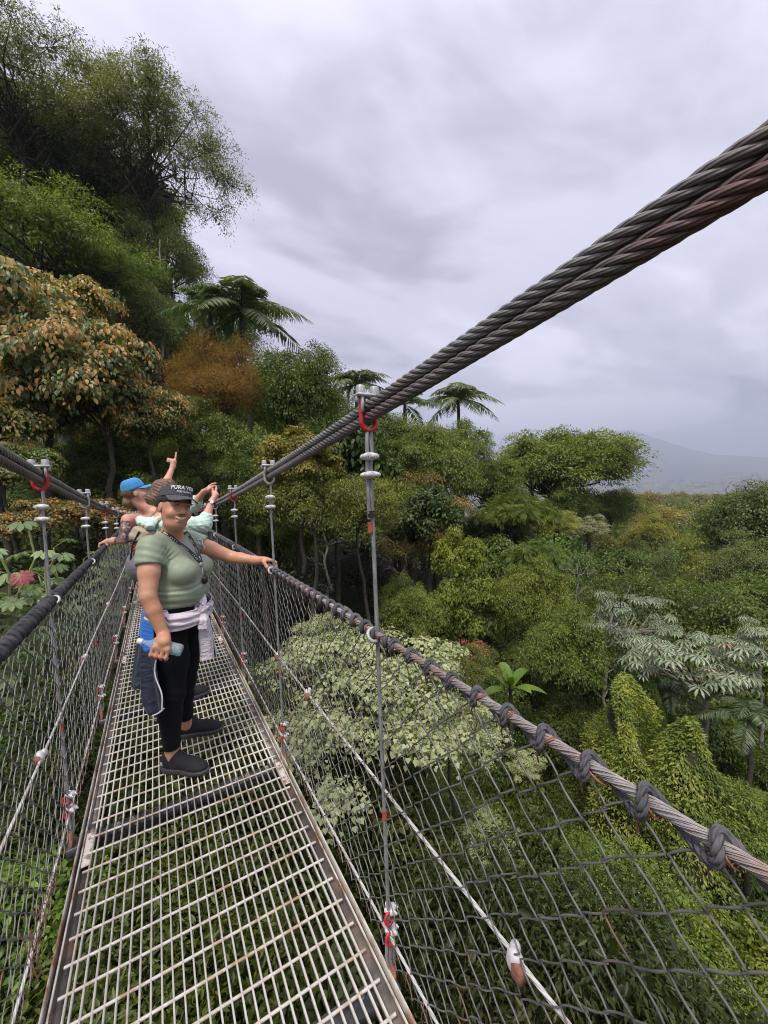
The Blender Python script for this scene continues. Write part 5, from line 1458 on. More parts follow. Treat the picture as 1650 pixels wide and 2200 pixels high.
# ---------------------------------------------------------------- the woman in the green shirt
def woman():
    O = np.array([.075, 2.55, 0.0]); Fd = np.array([.80, -.60, 0.0]); S = np.array([-.60, -.80, 0.0]); U = np.array([0, 0, 1.0])
    P = lambda f, s, z: O + Fd * f + S * s + U * z
    RB = np.stack([Fd, S, U], 1)
    root = empty('person', (O[0], O[1], 0), 'smiling person in sage green T-shirt and dark visor, one hand on the rail', 'person')
    lo, hi = (-.42, 2.02, .02), (.78, 3.02, 1.70)
    h = .0055
    bd = SDF(lo, hi, h)
    def torso(sd):
        sd.ell(P(-.015, 0, .93), (.125, .175, .12), RB, .05)         # hips
        sd.ell(P(-.055, .07, .88), (.09, .09, .10), RB, .04); sd.ell(P(-.055, -.07, .88), (.09, .09, .10), RB, .04)
        sd.ell(P(.035, 0, 1.05), (.125, .160, .105), RB, .05)         # belly
        sd.ell(P(-.005, 0, 1.14), (.115, .150, .13), RB, .05)
        sd.ell(P(-.02, 0, 1.25), (.105, .155, .10), RB, .05)          # chest
        for q in (-1, 1):
            sd.ell(P(.092, q * .080, 1.165), (.072, .076, .066), RB, .028)
            sd.cone(P(-.02, q * .03, 1.345), P(-.015, q * .160, 1.310), .046, .053, .04)
    def arms(sd, hands=True):
        shR = P(-.015, .172, 1.302); elR = at_y(318, 1282, 2.33); wrR = at_y(352, 1366, 2.30)
        sd.chain([shR, (shR + elR) / 2, elR], [.057, .051, .040], .014)
        sd.chain([elR, elR * .66 + wrR * .34, wrR], [.040, .039, .026], .010)
        shL = P(-.01, -.172, 1.305); elL = at_y(496, 1197, 2.63); wrL = at_y(549, 1204, 2.52)
        sd.chain([shL, (shL + elL) / 2, elL], [.055, .049, .039], .014)
        sd.chain([elL, elL * .6 + wrL * .4, wrL], [.039, .036, .025], .010)
        return shR, elR, wrR, shL, elL, wrL
    def legs(sd, thick=0.0):
        aR = np.array([-.005, 2.545, .10]); aL = np.array([.085, 2.850, .10])
        hR = P(-.015, .085, .86); hL = P(-.015, -.085, .86)
        kR = at_y(370, 1488, 2.46); kL = at_y(396, 1462, 2.68)
        for hp, kn, an in ((hR, kR, aR), (hL, kL, aL)):
            sd.chain([hp, hp * .5 + kn * .5 + Fd * .012, kn], [.095, .080, .058], .03)
            cal = kn * .68 + an * .32 - Fd * .014
            sd.chain([kn, cal, an], [.056, .054, .035], .025)
        return aR, aL
    torso(bd); J = arms(bd); aR, aL = legs(bd)
    shR, elR, wrR, shL, elL, wrL = J
    # feet inside the shoes
    hR, tR = np.array([-.055, 2.585, 0.0]), np.array([.160, 2.415, 0.0]); hL, tL = np.array([.035, 2.880, 0.0]), np.array([.290, 2.815, 0.0])
    for an, hl, to in ((aR, hR, tR), (aL, hL, tL)):
        d = unit(to - hl); an2 = hl + d * .055 + U * .10
        bd.cone(an, an2, .035, .034, .02); bd.cone(an2 - U * .03, hl + d * .17 + U * .05, .034, .026, .02)
    # neck and head
    hc = at_y(376, 1093, 2.47)
    view = unit(CAM - hc)
    Fh = unit(np.array([.36, -.92, -.02])); Uh = np.array([.20, .02, 1.0])
    L, RH = head(bd, hc, Fh, Uh, .975)
    bd.cone(P(-.02, 0, 1.32), hc + np.array([-.005, .02, -.06]), .056, .054, .025)
    bd.ell(L(0, .030, -.088), (.048, .045, .030), RH, .025)
    # right hand, wrapped round the bottle
    bA = at_y(297, 1377, 2.30); bB = at_y(388, 1397, 2.235); ba = unit(bB - bA); bc = bA + (bB - bA) * .60
    out = unit(view - ba * view.dot(ba)); out = unit(out * .9 - U * .0)
    dn = unit(np.cross(ba, out)); dn = dn * (-1 if dn[2] > 0 else 1)
    rb = .031
    pc = bc - dn * .030 + out * .030
    wr = wrR
    bd.cone(wr, pc, .026, .030, .02)
    for k in (-1, 1): bd.cone(wr * .5 + pc * .5 + ba * k * .014, bc + out * (rb + .010) + ba * k * .026 - dn * .002, .018, .013, .012)
    bd.cone(bc + out * (rb + .008) - ba * .03, bc + out * (rb + .008) + ba * .03, .014, .014, .012)
    for i, o_ in enumerate((-.036, -.012, .012, .035)):
        kn = bc + ba * o_ + out * (rb + .010) + dn * .004
        finger(bd, kn, [dn * .8 + out * .12, dn * .55 - out * .8, -out * .95 - dn * .25], [.034, .026, .020], [.0100, .0105, .0100, .0090][i], .005)
    finger(bd, pc - ba * .022, [-ba * .4 - out * .6 + dn * .15, -out * .9 + dn * .3 - ba * .1], [.045, .032], .0115, .008)
    # left hand closed over the rail
    rc = np.array([XR, 2.47, rail_z(2.47)]); ra = np.array([0, 1.0, 0])
    pl = rc + np.array([-.006, .0, .036])
    wl = wrL
    bd.cone(wl, pl + np.array([-.012, 0, .004]), .025, .022, .02)
    for k in (-1, 1): bd.cone(wl * .55 + pl * .45 + ra * k * .012, pl + np.array([.012, k * .028, .004]), .017, .013, .012)
    for i, o_ in enumerate((-.036, -.012, .012, .035)):
        kn = pl + np.array([.020, o_, .003])
        finger(bd, kn, [[.75, 0, -.45], [.15, 0, -1], [-.8, 0, -.55]], [.034, .026, .020], [.0098, .0104, .0100, .0088][i], .005)
    finger(bd, pl + np.array([-.020, -.030, -.006]), [[.35, -.45, -.75], [.45, -.1, -.9]], [.036, .030], .0112, .008)
    body = sdf_obj('body', bd.F, bd.lo, bd.h, CM['skin'], root)
    head_bits(L, RH, root, .975, bd)
    # hair under the visor, drawn back
    hs = SDF(hc - .16, hc + .16, .005)
    hs.ell(L(0, -.020, .040), (.084, .098, .094), RH, .01)
    hs.ell(L(0, -.115, .03), (.04, .04, .045), RH, .02)
    X, Y, Z = hs.grid()
    yl = (X - hc[0]) * RH[0][1] + (Y - hc[1]) * RH[1][1] + (Z - hc[2]) * RH[2][1]; zl = (X - hc[0]) * RH[0][2] + (Y - hc[1]) * RH[1][2] + (Z - hc[2]) * RH[2][2]
    sdf_obj('hair', np.maximum(hs.F, np.minimum(yl + .004, yl - .064 + 0 * zl + np.where(zl > .030, 0, 1))), hs.lo, hs.h, CM['hair_black'], root)
    vz = cap(L, RH, root, CM['denim'], .975, full=False, brim_len=.074, name='visor', z0=.060, hgt=.056, droop=.75)
    def cap_text(body_, size, z0, mtl):
        cu = bpy.data.curves.new('lettering', 'FONT'); cu.body = body_; cu.size = size; cu.align_x = 'CENTER'; cu.align_y = 'CENTER'; cu.extrude = .0006
        cu.space_character = 1.12; cu.offset = size * .018
        ob = bpy.data.objects.new('lettering', cu); COL.objects.link(ob)
        dg = bpy.context.evaluated_depsgraph_get(); me = bpy.data.meshes.new_from_object(ob.evaluated_get(dg)); bpy.data.objects.remove(ob)
        n = len(me.vertices); co = np.zeros(n * 3, np.float32); me.vertices.foreach_get('co', co); co = co.reshape(-1, 3)
        out_ = []
        for x, y, z in co:
            a = math.pi / 2 + x / .094; zz = z0 + y
            t = (zz - .070) / .068; r = 1 - .10 * t + .024
            out_.append(L(.083 * r * math.cos(a), -.010 + .101 * r * math.sin(a) + z * 1.0, zz + .01 * math.sin(a)))
        me.vertices.foreach_set('co', np.array(out_, np.float32).ravel()); me.materials.clear(); me.materials.append(mtl); me.update()
        return link('lettering', me, vz)
    cap_text('PURA VIDA', .029, .1075, CM['white']); cap_text('COSTA RICA', .0145, .085, CM['white'])
    # T-shirt: the torso and upper arms, one cloth thickness out, ended by clean hems
    sh = SDF(lo, hi, h); torso(sh)
    sl_ = SDF(lo, hi, h)
    for a_, b_, r_ in ((shR, elR, .061), (shL, elL, .059)):
        one = SDF(lo, hi, h); m_ = a_ + (b_ - a_) * .5; ax_ = unit(b_ - a_)
        one.chain([a_ - ax_ * .02, a_ + (b_ - a_) * .2, m_], [r_ * .92, r_ * .99, r_ * .97], .02)
        X, Y, Z = one.grid(); c_ = a_ + (b_ - a_) * (.33 if a_ is shR else .30)
        sl_.F = np.minimum(sl_.F, np.maximum(one.F, (X - c_[0]) * ax_[0] + (Y - c_[1]) * ax_[1] + (Z - c_[2]) * ax_[2]))
    sh.cone(P(-.02, 0, 1.33), P(-.01, 0, 1.39), .062, .058, .03)
    X, Y, Z = sh.grid()
    f_ = (X - O[0]) * Fd[0] + (Y - O[1]) * Fd[1]; s_ = (X - O[0]) * S[0] + (Y - O[1]) * S[1]
    wr_ = .0035 * np.sin(Z * 200 + 9 * s_ + 3 * np.sin(s_ * 17)) * np.exp(-((Z - 1.085 + .1 * s_) / .022) ** 2)
    wr_ = wr_ + .003 * np.sin((Z * .8 + np.abs(s_) * .7) * 210 + 4 * np.sin(Z * 25)) * np.exp(-(((Z - 1.255) / .05) ** 2 + ((np.abs(s_) - .135) / .05) ** 2))
    wr_ = wr_ + .0025 * np.sin(Z * 170 - s_ * 25) * np.exp(-((Z - 1.0) / .03) ** 2)
    A = sh.F - .009; B_ = sl_.F - .004 + .0016 * np.sin(Z * 140 + 60 * (X + Y))
    hh = np.clip(.5 + .5 * (A - B_) / .03, 0, 1); F = A + (B_ - A) * hh - .03 * hh * (1 - hh)
    F = F - wr_
    hem = .962 + .03 * (f_ / .15) ** 2 * (f_ < 0) + .005 * np.sin(s_ * 40)
    F = np.maximum(F, hem - Z)
    for a_, b_ in ((shR, elR), (shL, elL)):
        ax_ = unit(b_ - a_); c_ = a_ + (b_ - a_) * (.33 if a_ is shR else .30)
        pl_ = (X - c_[0]) * ax_[0] + (Y - c_[1]) * ax_[1] + (Z - c_[2]) * ax_[2]
        tt = (X - c_[0]) ** 2 + (Y - c_[1]) ** 2 + (Z - c_[2]) ** 2
        F = np.where((tt < .078 ** 2) & (sh.F > .008), np.maximum(F, pl_), F)
    nk = np.sqrt(((f_ - .012) / .085) ** 2 + (s_ / .080) ** 2 + ((Z - 1.405) / .078) ** 2) - 1
    F = np.maximum(F, -nk * .06)
    shirt = sdf_obj('t_shirt', F, sh.lo, sh.h, CM['shirt'], root)
    shf = SDF(lo, hi, h); shf.F = np.minimum(F, bd.F).astype(np.float32)
    # leggings
    pt = SDF((-.3, 2.2, .05), (.4, 3.0, 1.06), h); 
    pt.ell(P(-.015, 0, .93), (.125, .175, .12), RB, .05); pt.ell(P(-.055, .07, .88), (.09, .09, .10), RB, .04); pt.ell(P(-.055, -.07, .88), (.09, .09, .10), RB, .04); pt.ell(P(.03, 0, 1.03), (.122, .158, .09), RB, .05)
    legs(pt)
    X, Y, Z = pt.grid()
    F = pt.F - .007 - .0011 * np.sin(Z * 130 + 4 * np.sin(X * 30)) * (np.exp(-((Z - .50) / .07) ** 2) + np.exp(-((Z - .18) / .06) ** 2))
    F = np.maximum(np.maximum(F, .145 - Z), Z - .985)
    sdf_obj('leggings', F, pt.lo, pt.h, CM['pants'], root)
    shoe(root, hR, tR); shoe(root, hL, tL)
    # lanyard: two straps of webbing lying on the shirt, meeting over the breast, with key and tag
    def onshirt(x, y, off=.003):
        r_ = ray(x, y); return shf.march(CAM + r_ * 1.55, r_, off, 1.2)
    lan = link('lanyard', MB().box(onshirt(432, 1213, .006), (.012, .018, .024), RB, bevel=.003).mesh('lanyard', MAT['galv']), root)
    def strap(pts, w=.0115):
        Q = [onshirt(x, y) for (x, y) in pts]
        t = np.linspace(0, len(Q) - 1, 26); Q = np.array(Q)
        Q = np.stack([np.interp(t, np.arange(len(Q)), Q[:, i]) for i in range(3)], 1)
        d = unit(np.gradient(Q, axis=0)); wv = unit(np.cross(d, unit(CAM - Q)))
        V = np.concatenate([Q - wv * w, Q + wv * w]); n = len(Q)
        o = link('lanyard_strap', mesh_np('lanyard_strap', V, [[[i, i + 1, n + i + 1, n + i] for i in range(n - 1)]], CM['strap']), lan)
        so = o.modifiers.new('thick', 'SOLIDIFY'); so.thickness = .002; so.offset = 1
        m = MB()
        for i in range(2, n - 2):
            if i % 6 in (0, 1): continue
            m.box(Q[i] + unit(CAM - Q[i]) * .002, (.003, .008, .005), np.stack([np.cross(wv[i], d[i]), wv[i], d[i]], 1))
        m.build('lettering_marks', simple('printed marks', (.55, .55, .52), (.65, .65, .62)), o)
        return Q
    strap([(349, 1141), (357, 1147), (368, 1155), (385, 1168), (402, 1181), (417, 1194), (430, 1208)])
    strap([(398, 1143), (405, 1151), (413, 1164), (421, 1180), (428, 1196), (431, 1208)])
    kb = onshirt(440, 1246, .012)
    m = MB().box(kb, (.022, .034, .045), RB, bevel=.008); m.tube(np.array([kb + U * .02, kb + U * .05 + Fd * .006]), .003, 6); m.build('key_fob', MAT['black'], lan)
    kb2 = onshirt(436, 1229, .008)
    m = MB(); a = np.linspace(0, 2 * np.pi, 17)[:-1]; m.tube(np.stack([kb2[0] + .002 * np.cos(a), kb2[1] + .014 * np.cos(a), kb2[2] + .026 * np.sin(a)], 1), .0022, 5, closed=True); m.build('key_ring', MAT['galv'], lan)
    # printed emblem on the breast: a plain white crest of strokes
    m = MB()
    em = [(424, 1160), (430, 1158), (436, 1162), (434, 1170), (440, 1176), (437, 1181)]
    for a, b in zip(em[:-1], em[1:]): m.tube(np.array([onshirt(*a, .001), onshirt(*b, .001)]), .0026, 5)
    m.tube(np.array([onshirt(426, 1164, .001), onshirt(430, 1170, .001)]), .0026, 5)
    m.build('emblem', CM['white'], shirt)
    # lilac shirt knotted round the waist: a folded band, a knot, hanging sleeves
    nz = lambda x, y, z: mnoise.noise(Vector((x, y, z)))
    def band(u, v):
        t = -2.05 + 4.1 * u
        fold = .010 * math.sin(v * 16 + 5 * u + 2 * nz(u * 5, v * 2, 0)) * (.45 + .55 * abs(u - .48) * 2) + .005 * nz(u * 14, v * 9, 2)
        r0 = 1 + .04 * math.sin(math.pi * v)
        hgt_ = .085 + .03 * abs(u - .45)
        zc = .985 - .024 * math.cos(t) - .014 * math.sin(t) + (.02 if abs(t) > 1.2 else 0)
        return P((math.cos(t) * .150 + .010) * r0 + math.cos(t) * (fold + .006), math.sin(t) * .186 * r0 + math.sin(t) * (fold + .006), zc - hgt_ * v)
    kb_ = sheet('knotted_shirt', band, 90, 22, CM['lav'], root, .004)
    kn = P(.160, .035, .936)
    def loft(name, pts, wd, dp, seed, fold=.006, nseg=34, ns=30):
        pts = np.array(pts); t0 = np.linspace(0, 1, len(pts)); t = np.linspace(0, 1, nseg)
        C = np.stack([np.interp(t, t0, pts[:, i]) for i in range(3)], 1)
        for _ in range(3): C[1:-1] = (C[:-2] + 2 * C[1:-1] + C[2:]) / 4
        W_, D_ = np.interp(t, t0, wd), np.interp(t, t0, dp)
        T_n = unit(np.gradient(C, axis=0)); wx = unit(CAM - C); wx = unit(wx - T_n * (wx * T_n).sum(1)[:, None]); wy = np.cross(T_n, wx)
        V = []
        for i in range(nseg):
            for j in range(ns):
                a = 2 * np.pi * j / ns
                f = fold * (math.sin(5 * a + 3 * t[i] + seed) * .6 + nz(3 * math.cos(a), 3 * math.sin(a), t[i] * 3 + seed))
                V.append(C[i] + wx[i] * (D_[i] + f) * math.cos(a) + wy[i] * (W_[i] + f) * math.sin(a))
        F = [[i * ns + j, i * ns + (j + 1) % ns, (i + 1) * ns + (j + 1) % ns, (i + 1) * ns + j] for i in range(nseg - 1) for j in range(ns)]
        return link(name, mesh_np(name, np.array(V), [F], CM['lav']), kb_)
    loft('knot', [kn + U * .04 + S * .02, kn + U * .01, kn - U * .05], [.018, .034, .016], [.014, .026, .014], 1.0, .004)
    loft('sleeve', [kn, kn + Fd * .014 - S * .010 - U * .05, kn + Fd * .010 - S * .014 - U * .15, kn + Fd * .008 - S * .018 - U * .255, kn + Fd * .008 - S * .018 - U * .285], [.016, .026, .036, .034, .036], [.014, .018, .018, .015, .015], 2.0, .005)
    loft('sleeve', [kn, kn + Fd * .022 - U * .045 + S * .012, kn + Fd * .020 - U * .095 + S * .02], [.014, .026, .024], [.012, .016, .012], 4.0, .004)
    loft('sleeve', [kn, kn - S * .045 + U * .012 + Fd * .010, kn - S * .09 - U * .012, kn - S * .10 - U * .03], [.014, .022, .022, .016], [.012, .016, .014, .010], 5.0, .004)
    loft('sleeve', [kn, kn - S * .03 + U * .05, kn - S * .055 + U * .10 - Fd * .02], [.012, .020, .014], [.01, .012, .008], 6.0, .003)
    # blue and navy shell jacket hanging behind the hips
    rs2 = np.random.default_rng(2)
    def back(u, v):
        t = 1.62 - .40 * v + (1.35 + .2 * v) * u
        fl = 1 + .30 * v + .07 * math.sin(u * 19 + v * 3) * v + .03 * math.sin(u * 41) * v
        z = .985 - .02 * u - (.50 - .13 * u + .05 * math.sin(u * 9)) * v
        return P(math.cos(t) * .155 * fl - .02 * v, math.sin(t) * .195 * fl, z)
    jk = sheet('shell_jacket', back, 46, 34, [CM['blue'], CM['navy']], root, .006, midx=lambda u, v: 0 if v < .30 + .16 * u + .05 * math.sin(u * 8) else 1)
    m = MB(); m.tube(np.array([back(0, .30 + .70 * v) + S * .006 + Fd * .010 * math.sin(v * 10) for v in np.linspace(0, 1, 30)]), .0036, 6)
    m.tube(np.array([back(u, 1.0) for u in np.linspace(0, .18, 8)]), .005, 6); m.build('piping', CM['white'], jk)
    def front(u, v):
        t = -1.15 - .9 * u
        return P(math.cos(t) * .165 * (1 + .25 * v), math.sin(t) * .20 * (1 + .22 * v + .05 * math.sin(u * 14) * v), .95 - (.40 - .05 * u) * v)
    j2 = sheet('shell_jacket_flap', front, 20, 20, CM['navy'], root, .006)
    m = MB(); m.tube(np.array([front(u, 1.0) for u in np.linspace(0, .8, 14)]), .005, 6); m.tube(np.array([front(0, v) for v in np.linspace(.6, 1, 10)]), .004, 6); m.build('piping', CM['white'], j2)
    settle(root)
    # the bottle in her hand: a thing of its own
    br = empty('water_bottle', tuple(bA), 'clear plastic water bottle with white cap held sideways in the woman\'s hand', 'bottle')
    Lb = np.linalg.norm(bB - bA) * 1.03
    prof = [(0.0, .010), (.03, .0115), (.045, .014), (.075, .027), (.095, .0305), (.112, .0290), (.125, .0305), (.145, .029), (.16, .0305), (Lb - .012, .0305), (Lb, .026)]
    Pb = np.array([ba * z for z, r in prof]); rr = np.array([r for z, r in prof])
    MB().tube(Pb, rr, 20).build('shell', clearmat('clear plastic', (.90, .97, .98), .82), br)
    MB().tube(Pb[3:-1], rr[3:-1] * .95, 20).build('water', clearmat('water', (.72, .90, .93), .86), br)
    lab = MB(); t = np.linspace(.098, .150, 4); lab.tube(np.array([ba * z for z in t]), .0312, 20, caps=False); lab.build('label', simple('blue printed film', (.10, .28, .50), (.75, .82, .86), rough=.3, scale=30, stops=[(.45, (.06, .20, .42)), (.55, (.8, .86, .9))]), br)
    MB().tube(np.array([-ba * .004, ba * .020]), .0145, 16).build('screw_cap', CM['white'], br)
woman()

# ---------------------------------------------------------------- the woman with the blue cap, seen from behind, pointing
def figure(O, Fd, lo, hi, h, hgt, build):
    S = np.array([Fd[1], -Fd[0], 0.0]); U = np.array([0, 0, 1.0]); O = np.array(O, float)
    P = lambda f, s, z: O + Fd * f + S * s + U * z * hgt
    RB = np.stack([Fd, S, U], 1)
    sd = SDF(lo, hi, h)
    sd.ell(P(-.01, 0, .93), (.11, .16, .12), RB, .05); sd.ell(P(-.05, .06, .89), (.08, .085, .10), RB, .04); sd.ell(P(-.05, -.06, .89), (.08, .085, .10), RB, .04)
    sd.ell(P(0, 0, 1.10), (.095, .130, .14), RB, .05); sd.ell(P(-.01, 0, 1.27), (.095, .150, .11), RB, .05)
    for q in (-1, 1):
        sd.cone(P(-.02, q * .03, 1.36), P(-.015, q * .155, 1.335), .045, .05, .04)
        hp = P(0, q * .085, .86); kn = P(.02, q * .09, .48); an = P(-.02, q * .095, .09)
        sd.chain([hp, kn], [.085, .053], .03); sd.chain([kn, kn * .65 + an * .35 - Fd * .012, an], [.052, .050, .034], .02)
        sd.cone(an, P(.14, q * .10, .04), .034, .028, .02)
    return sd, P, S, RB
def second():
    Fd = unit(np.array([.80, .60, 0])); O = np.array([-.015, 4.55, 0])
    root = empty('person', tuple(O), 'person in bright blue cap with bare tattooed shoulder, pointing up with raised arm', 'person')
    sd, P, S, RB = figure(O, Fd, (-.60, 4.0, .01), (.52, 5.1, 2.1), .0075, 1.06, None)
    U = np.array([0, 0, 1.0])
    # head turned to the right, looking up the slope
    hc = at_y(293, 1060, 4.55); Fh = unit(np.array([.95, .05, .30])); Uh = np.array([-.2, 0, 1])
    L, RH = head(sd, hc, Fh, Uh, 1.0)
    sd.cone(P(-.02, 0, 1.36), hc + np.array([-.02, .0, -.06]), .055, .05, .02)
    # left arm down to the rail
    shL = at_y(275, 1117, 4.52); elL = at_y(263, 1160, 4.42); hd = np.array([XL, 4.62, rail_z(4.62) + .035])
    sd.chain([P(-.01, -.10, 1.33), shL, (shL + elL) / 2, elL], [.05, .052, .045, .038], .03)
    sd.chain([elL, elL * .5 + hd * .5, hd + np.array([.02, -.02, .01])], [.036, .034, .024], .02)
    for i, o_ in enumerate((-.034, -.011, .012, .033)):
        finger(sd, hd + np.array([-.012, o_, .002]), [[-.8, 0, -.35], [-.2, 0, -1], [.7, 0, -.6]], [.032, .026, .02], .0105, .006)
    sd.cone(hd + np.array([.02, -.02, .01]), hd + np.array([-.01, -.03, .002]), .022, .014, .012); sd.cone(hd + np.array([.02, -.0, .01]), hd + np.array([-.01, .03, .002]), .022, .014, .012)
    finger(sd, hd + np.array([.01, -.035, -.004]), [[.3, -.5, -.7], [-.3, -.1, -.9]], [.034, .028], .0115, .008)
    # right arm raised, index finger out
    shR = P(.0, .17, 1.345); elR = at_y(352, 1050, 4.62); wrR = at_y(371, 1003, 4.72); hnd = at_y(373, 992, 4.73)
    sd.chain([shR, (shR + elR) / 2, elR], [.052, .046, .038], .03); sd.chain([elR, elR * .6 + wrR * .4, wrR], [.037, .035, .023], .02)
    sd.cone(wrR, hnd, .026, .030, .015)
    a_ = unit(hnd - wrR); sdv = np.array([-.85, .4, 0])
    finger(sd, hnd + a_ * .02 + sdv * -.012, [a_, a_, a_ + sdv * .1], [.035, .028, .022], .010, .006)
    for o_ in (-.002, .010, .022): finger(sd, hnd + a_ * .012 + sdv * o_, [a_ * .5 + sdv, sdv - a_ * .6, -a_ - sdv * .5], [.028, .024, .016], .010, .006)
    finger(sd, hnd + sdv * .015, [sdv + a_ * .6, sdv + a_ * .9], [.032, .028], .011, .008)
    X, Y, Z = sd.grid()
    V, Q = surface(sd.F, sd.lo, sd.h)
    arm = unit(elL - shL); cen = V[Q].mean(1)
    t = ((cen - shL) @ arm); r_ = np.linalg.norm(cen - shL - t[:, None] * arm, axis=1)
    mi = ((t > .035) & (t < np.linalg.norm(elL - shL) + .02) & (r_ < .075)).astype(int)
    link('body', mesh_np('body', V, [Q], [CM['skin2'], CM['tattoo']], midx=mi), root)
    s2 = np.maximum(np.maximum(sd.F - .007, Z - 1.40), .98 - Z)
    cz = np.maximum(s2, np.sqrt((X - O[0]) ** 2 + (Y - O[1]) ** 2) - .21)
    back = (X - O[0]) * Fd[0] + (Y - O[1]) * Fd[1]
    cz = np.maximum(cz, Z - np.where(back < 0.02, 1.22, 1.36))
    sdf_obj('camisole', cz, sd.lo, sd.h, cloth('orange knit', (.55, .12, .04), (.65, .17, .06)), root)
    p_ = np.maximum(np.maximum(sd.F - .008, Z - 1.03), .12 - Z)
    p_ = np.maximum(p_, np.sqrt((X - O[0]) ** 2 + (Y - O[1]) ** 2) - .24)
    sdf_obj('trousers', p_, sd.lo, sd.h, CM['pants'], root)
    for q in (-1, 1): shoe(root, P(-.07, q * .10, 0), P(.20, q * .11, 0))
    m = MB()
    for q in (-1, 1):
        pts = [P(.07, q * .06, 1.40), P(.0, q * .075, 1.415), P(-.06, q * .07, 1.37), P(-.10, q * .045, 1.30), P(-.105, q * .02, 1.20)]
        m.tube(np.array(pts), .006, 6)
    m.build('halter_strap', cloth('patterned strap', (.06, .08, .22), (.55, .45, .5)), root)
    hs = SDF(hc - .18, hc + .18, .006); hs.ell(L(0, -.022, .03), (.082, .096, .088), RH, .01); hs.ell(L(.0, -.10, -.06), (.05, .045, .05), RH, .03)
    yl = (hs.grid()[0] - hc[0]) * RH[0][1] + (hs.grid()[1] - hc[1]) * RH[1][1] + (hs.grid()[2] - hc[2]) * RH[2][1]
    sdf_obj('hair', np.maximum(hs.F, yl - .0), hs.lo, hs.h, CM['hair_brown'], root)
    cap(L, RH, root, CM['capblue'], 1.0, full=True, brim_len=.080, droop=.3)
    settle(root)
second()

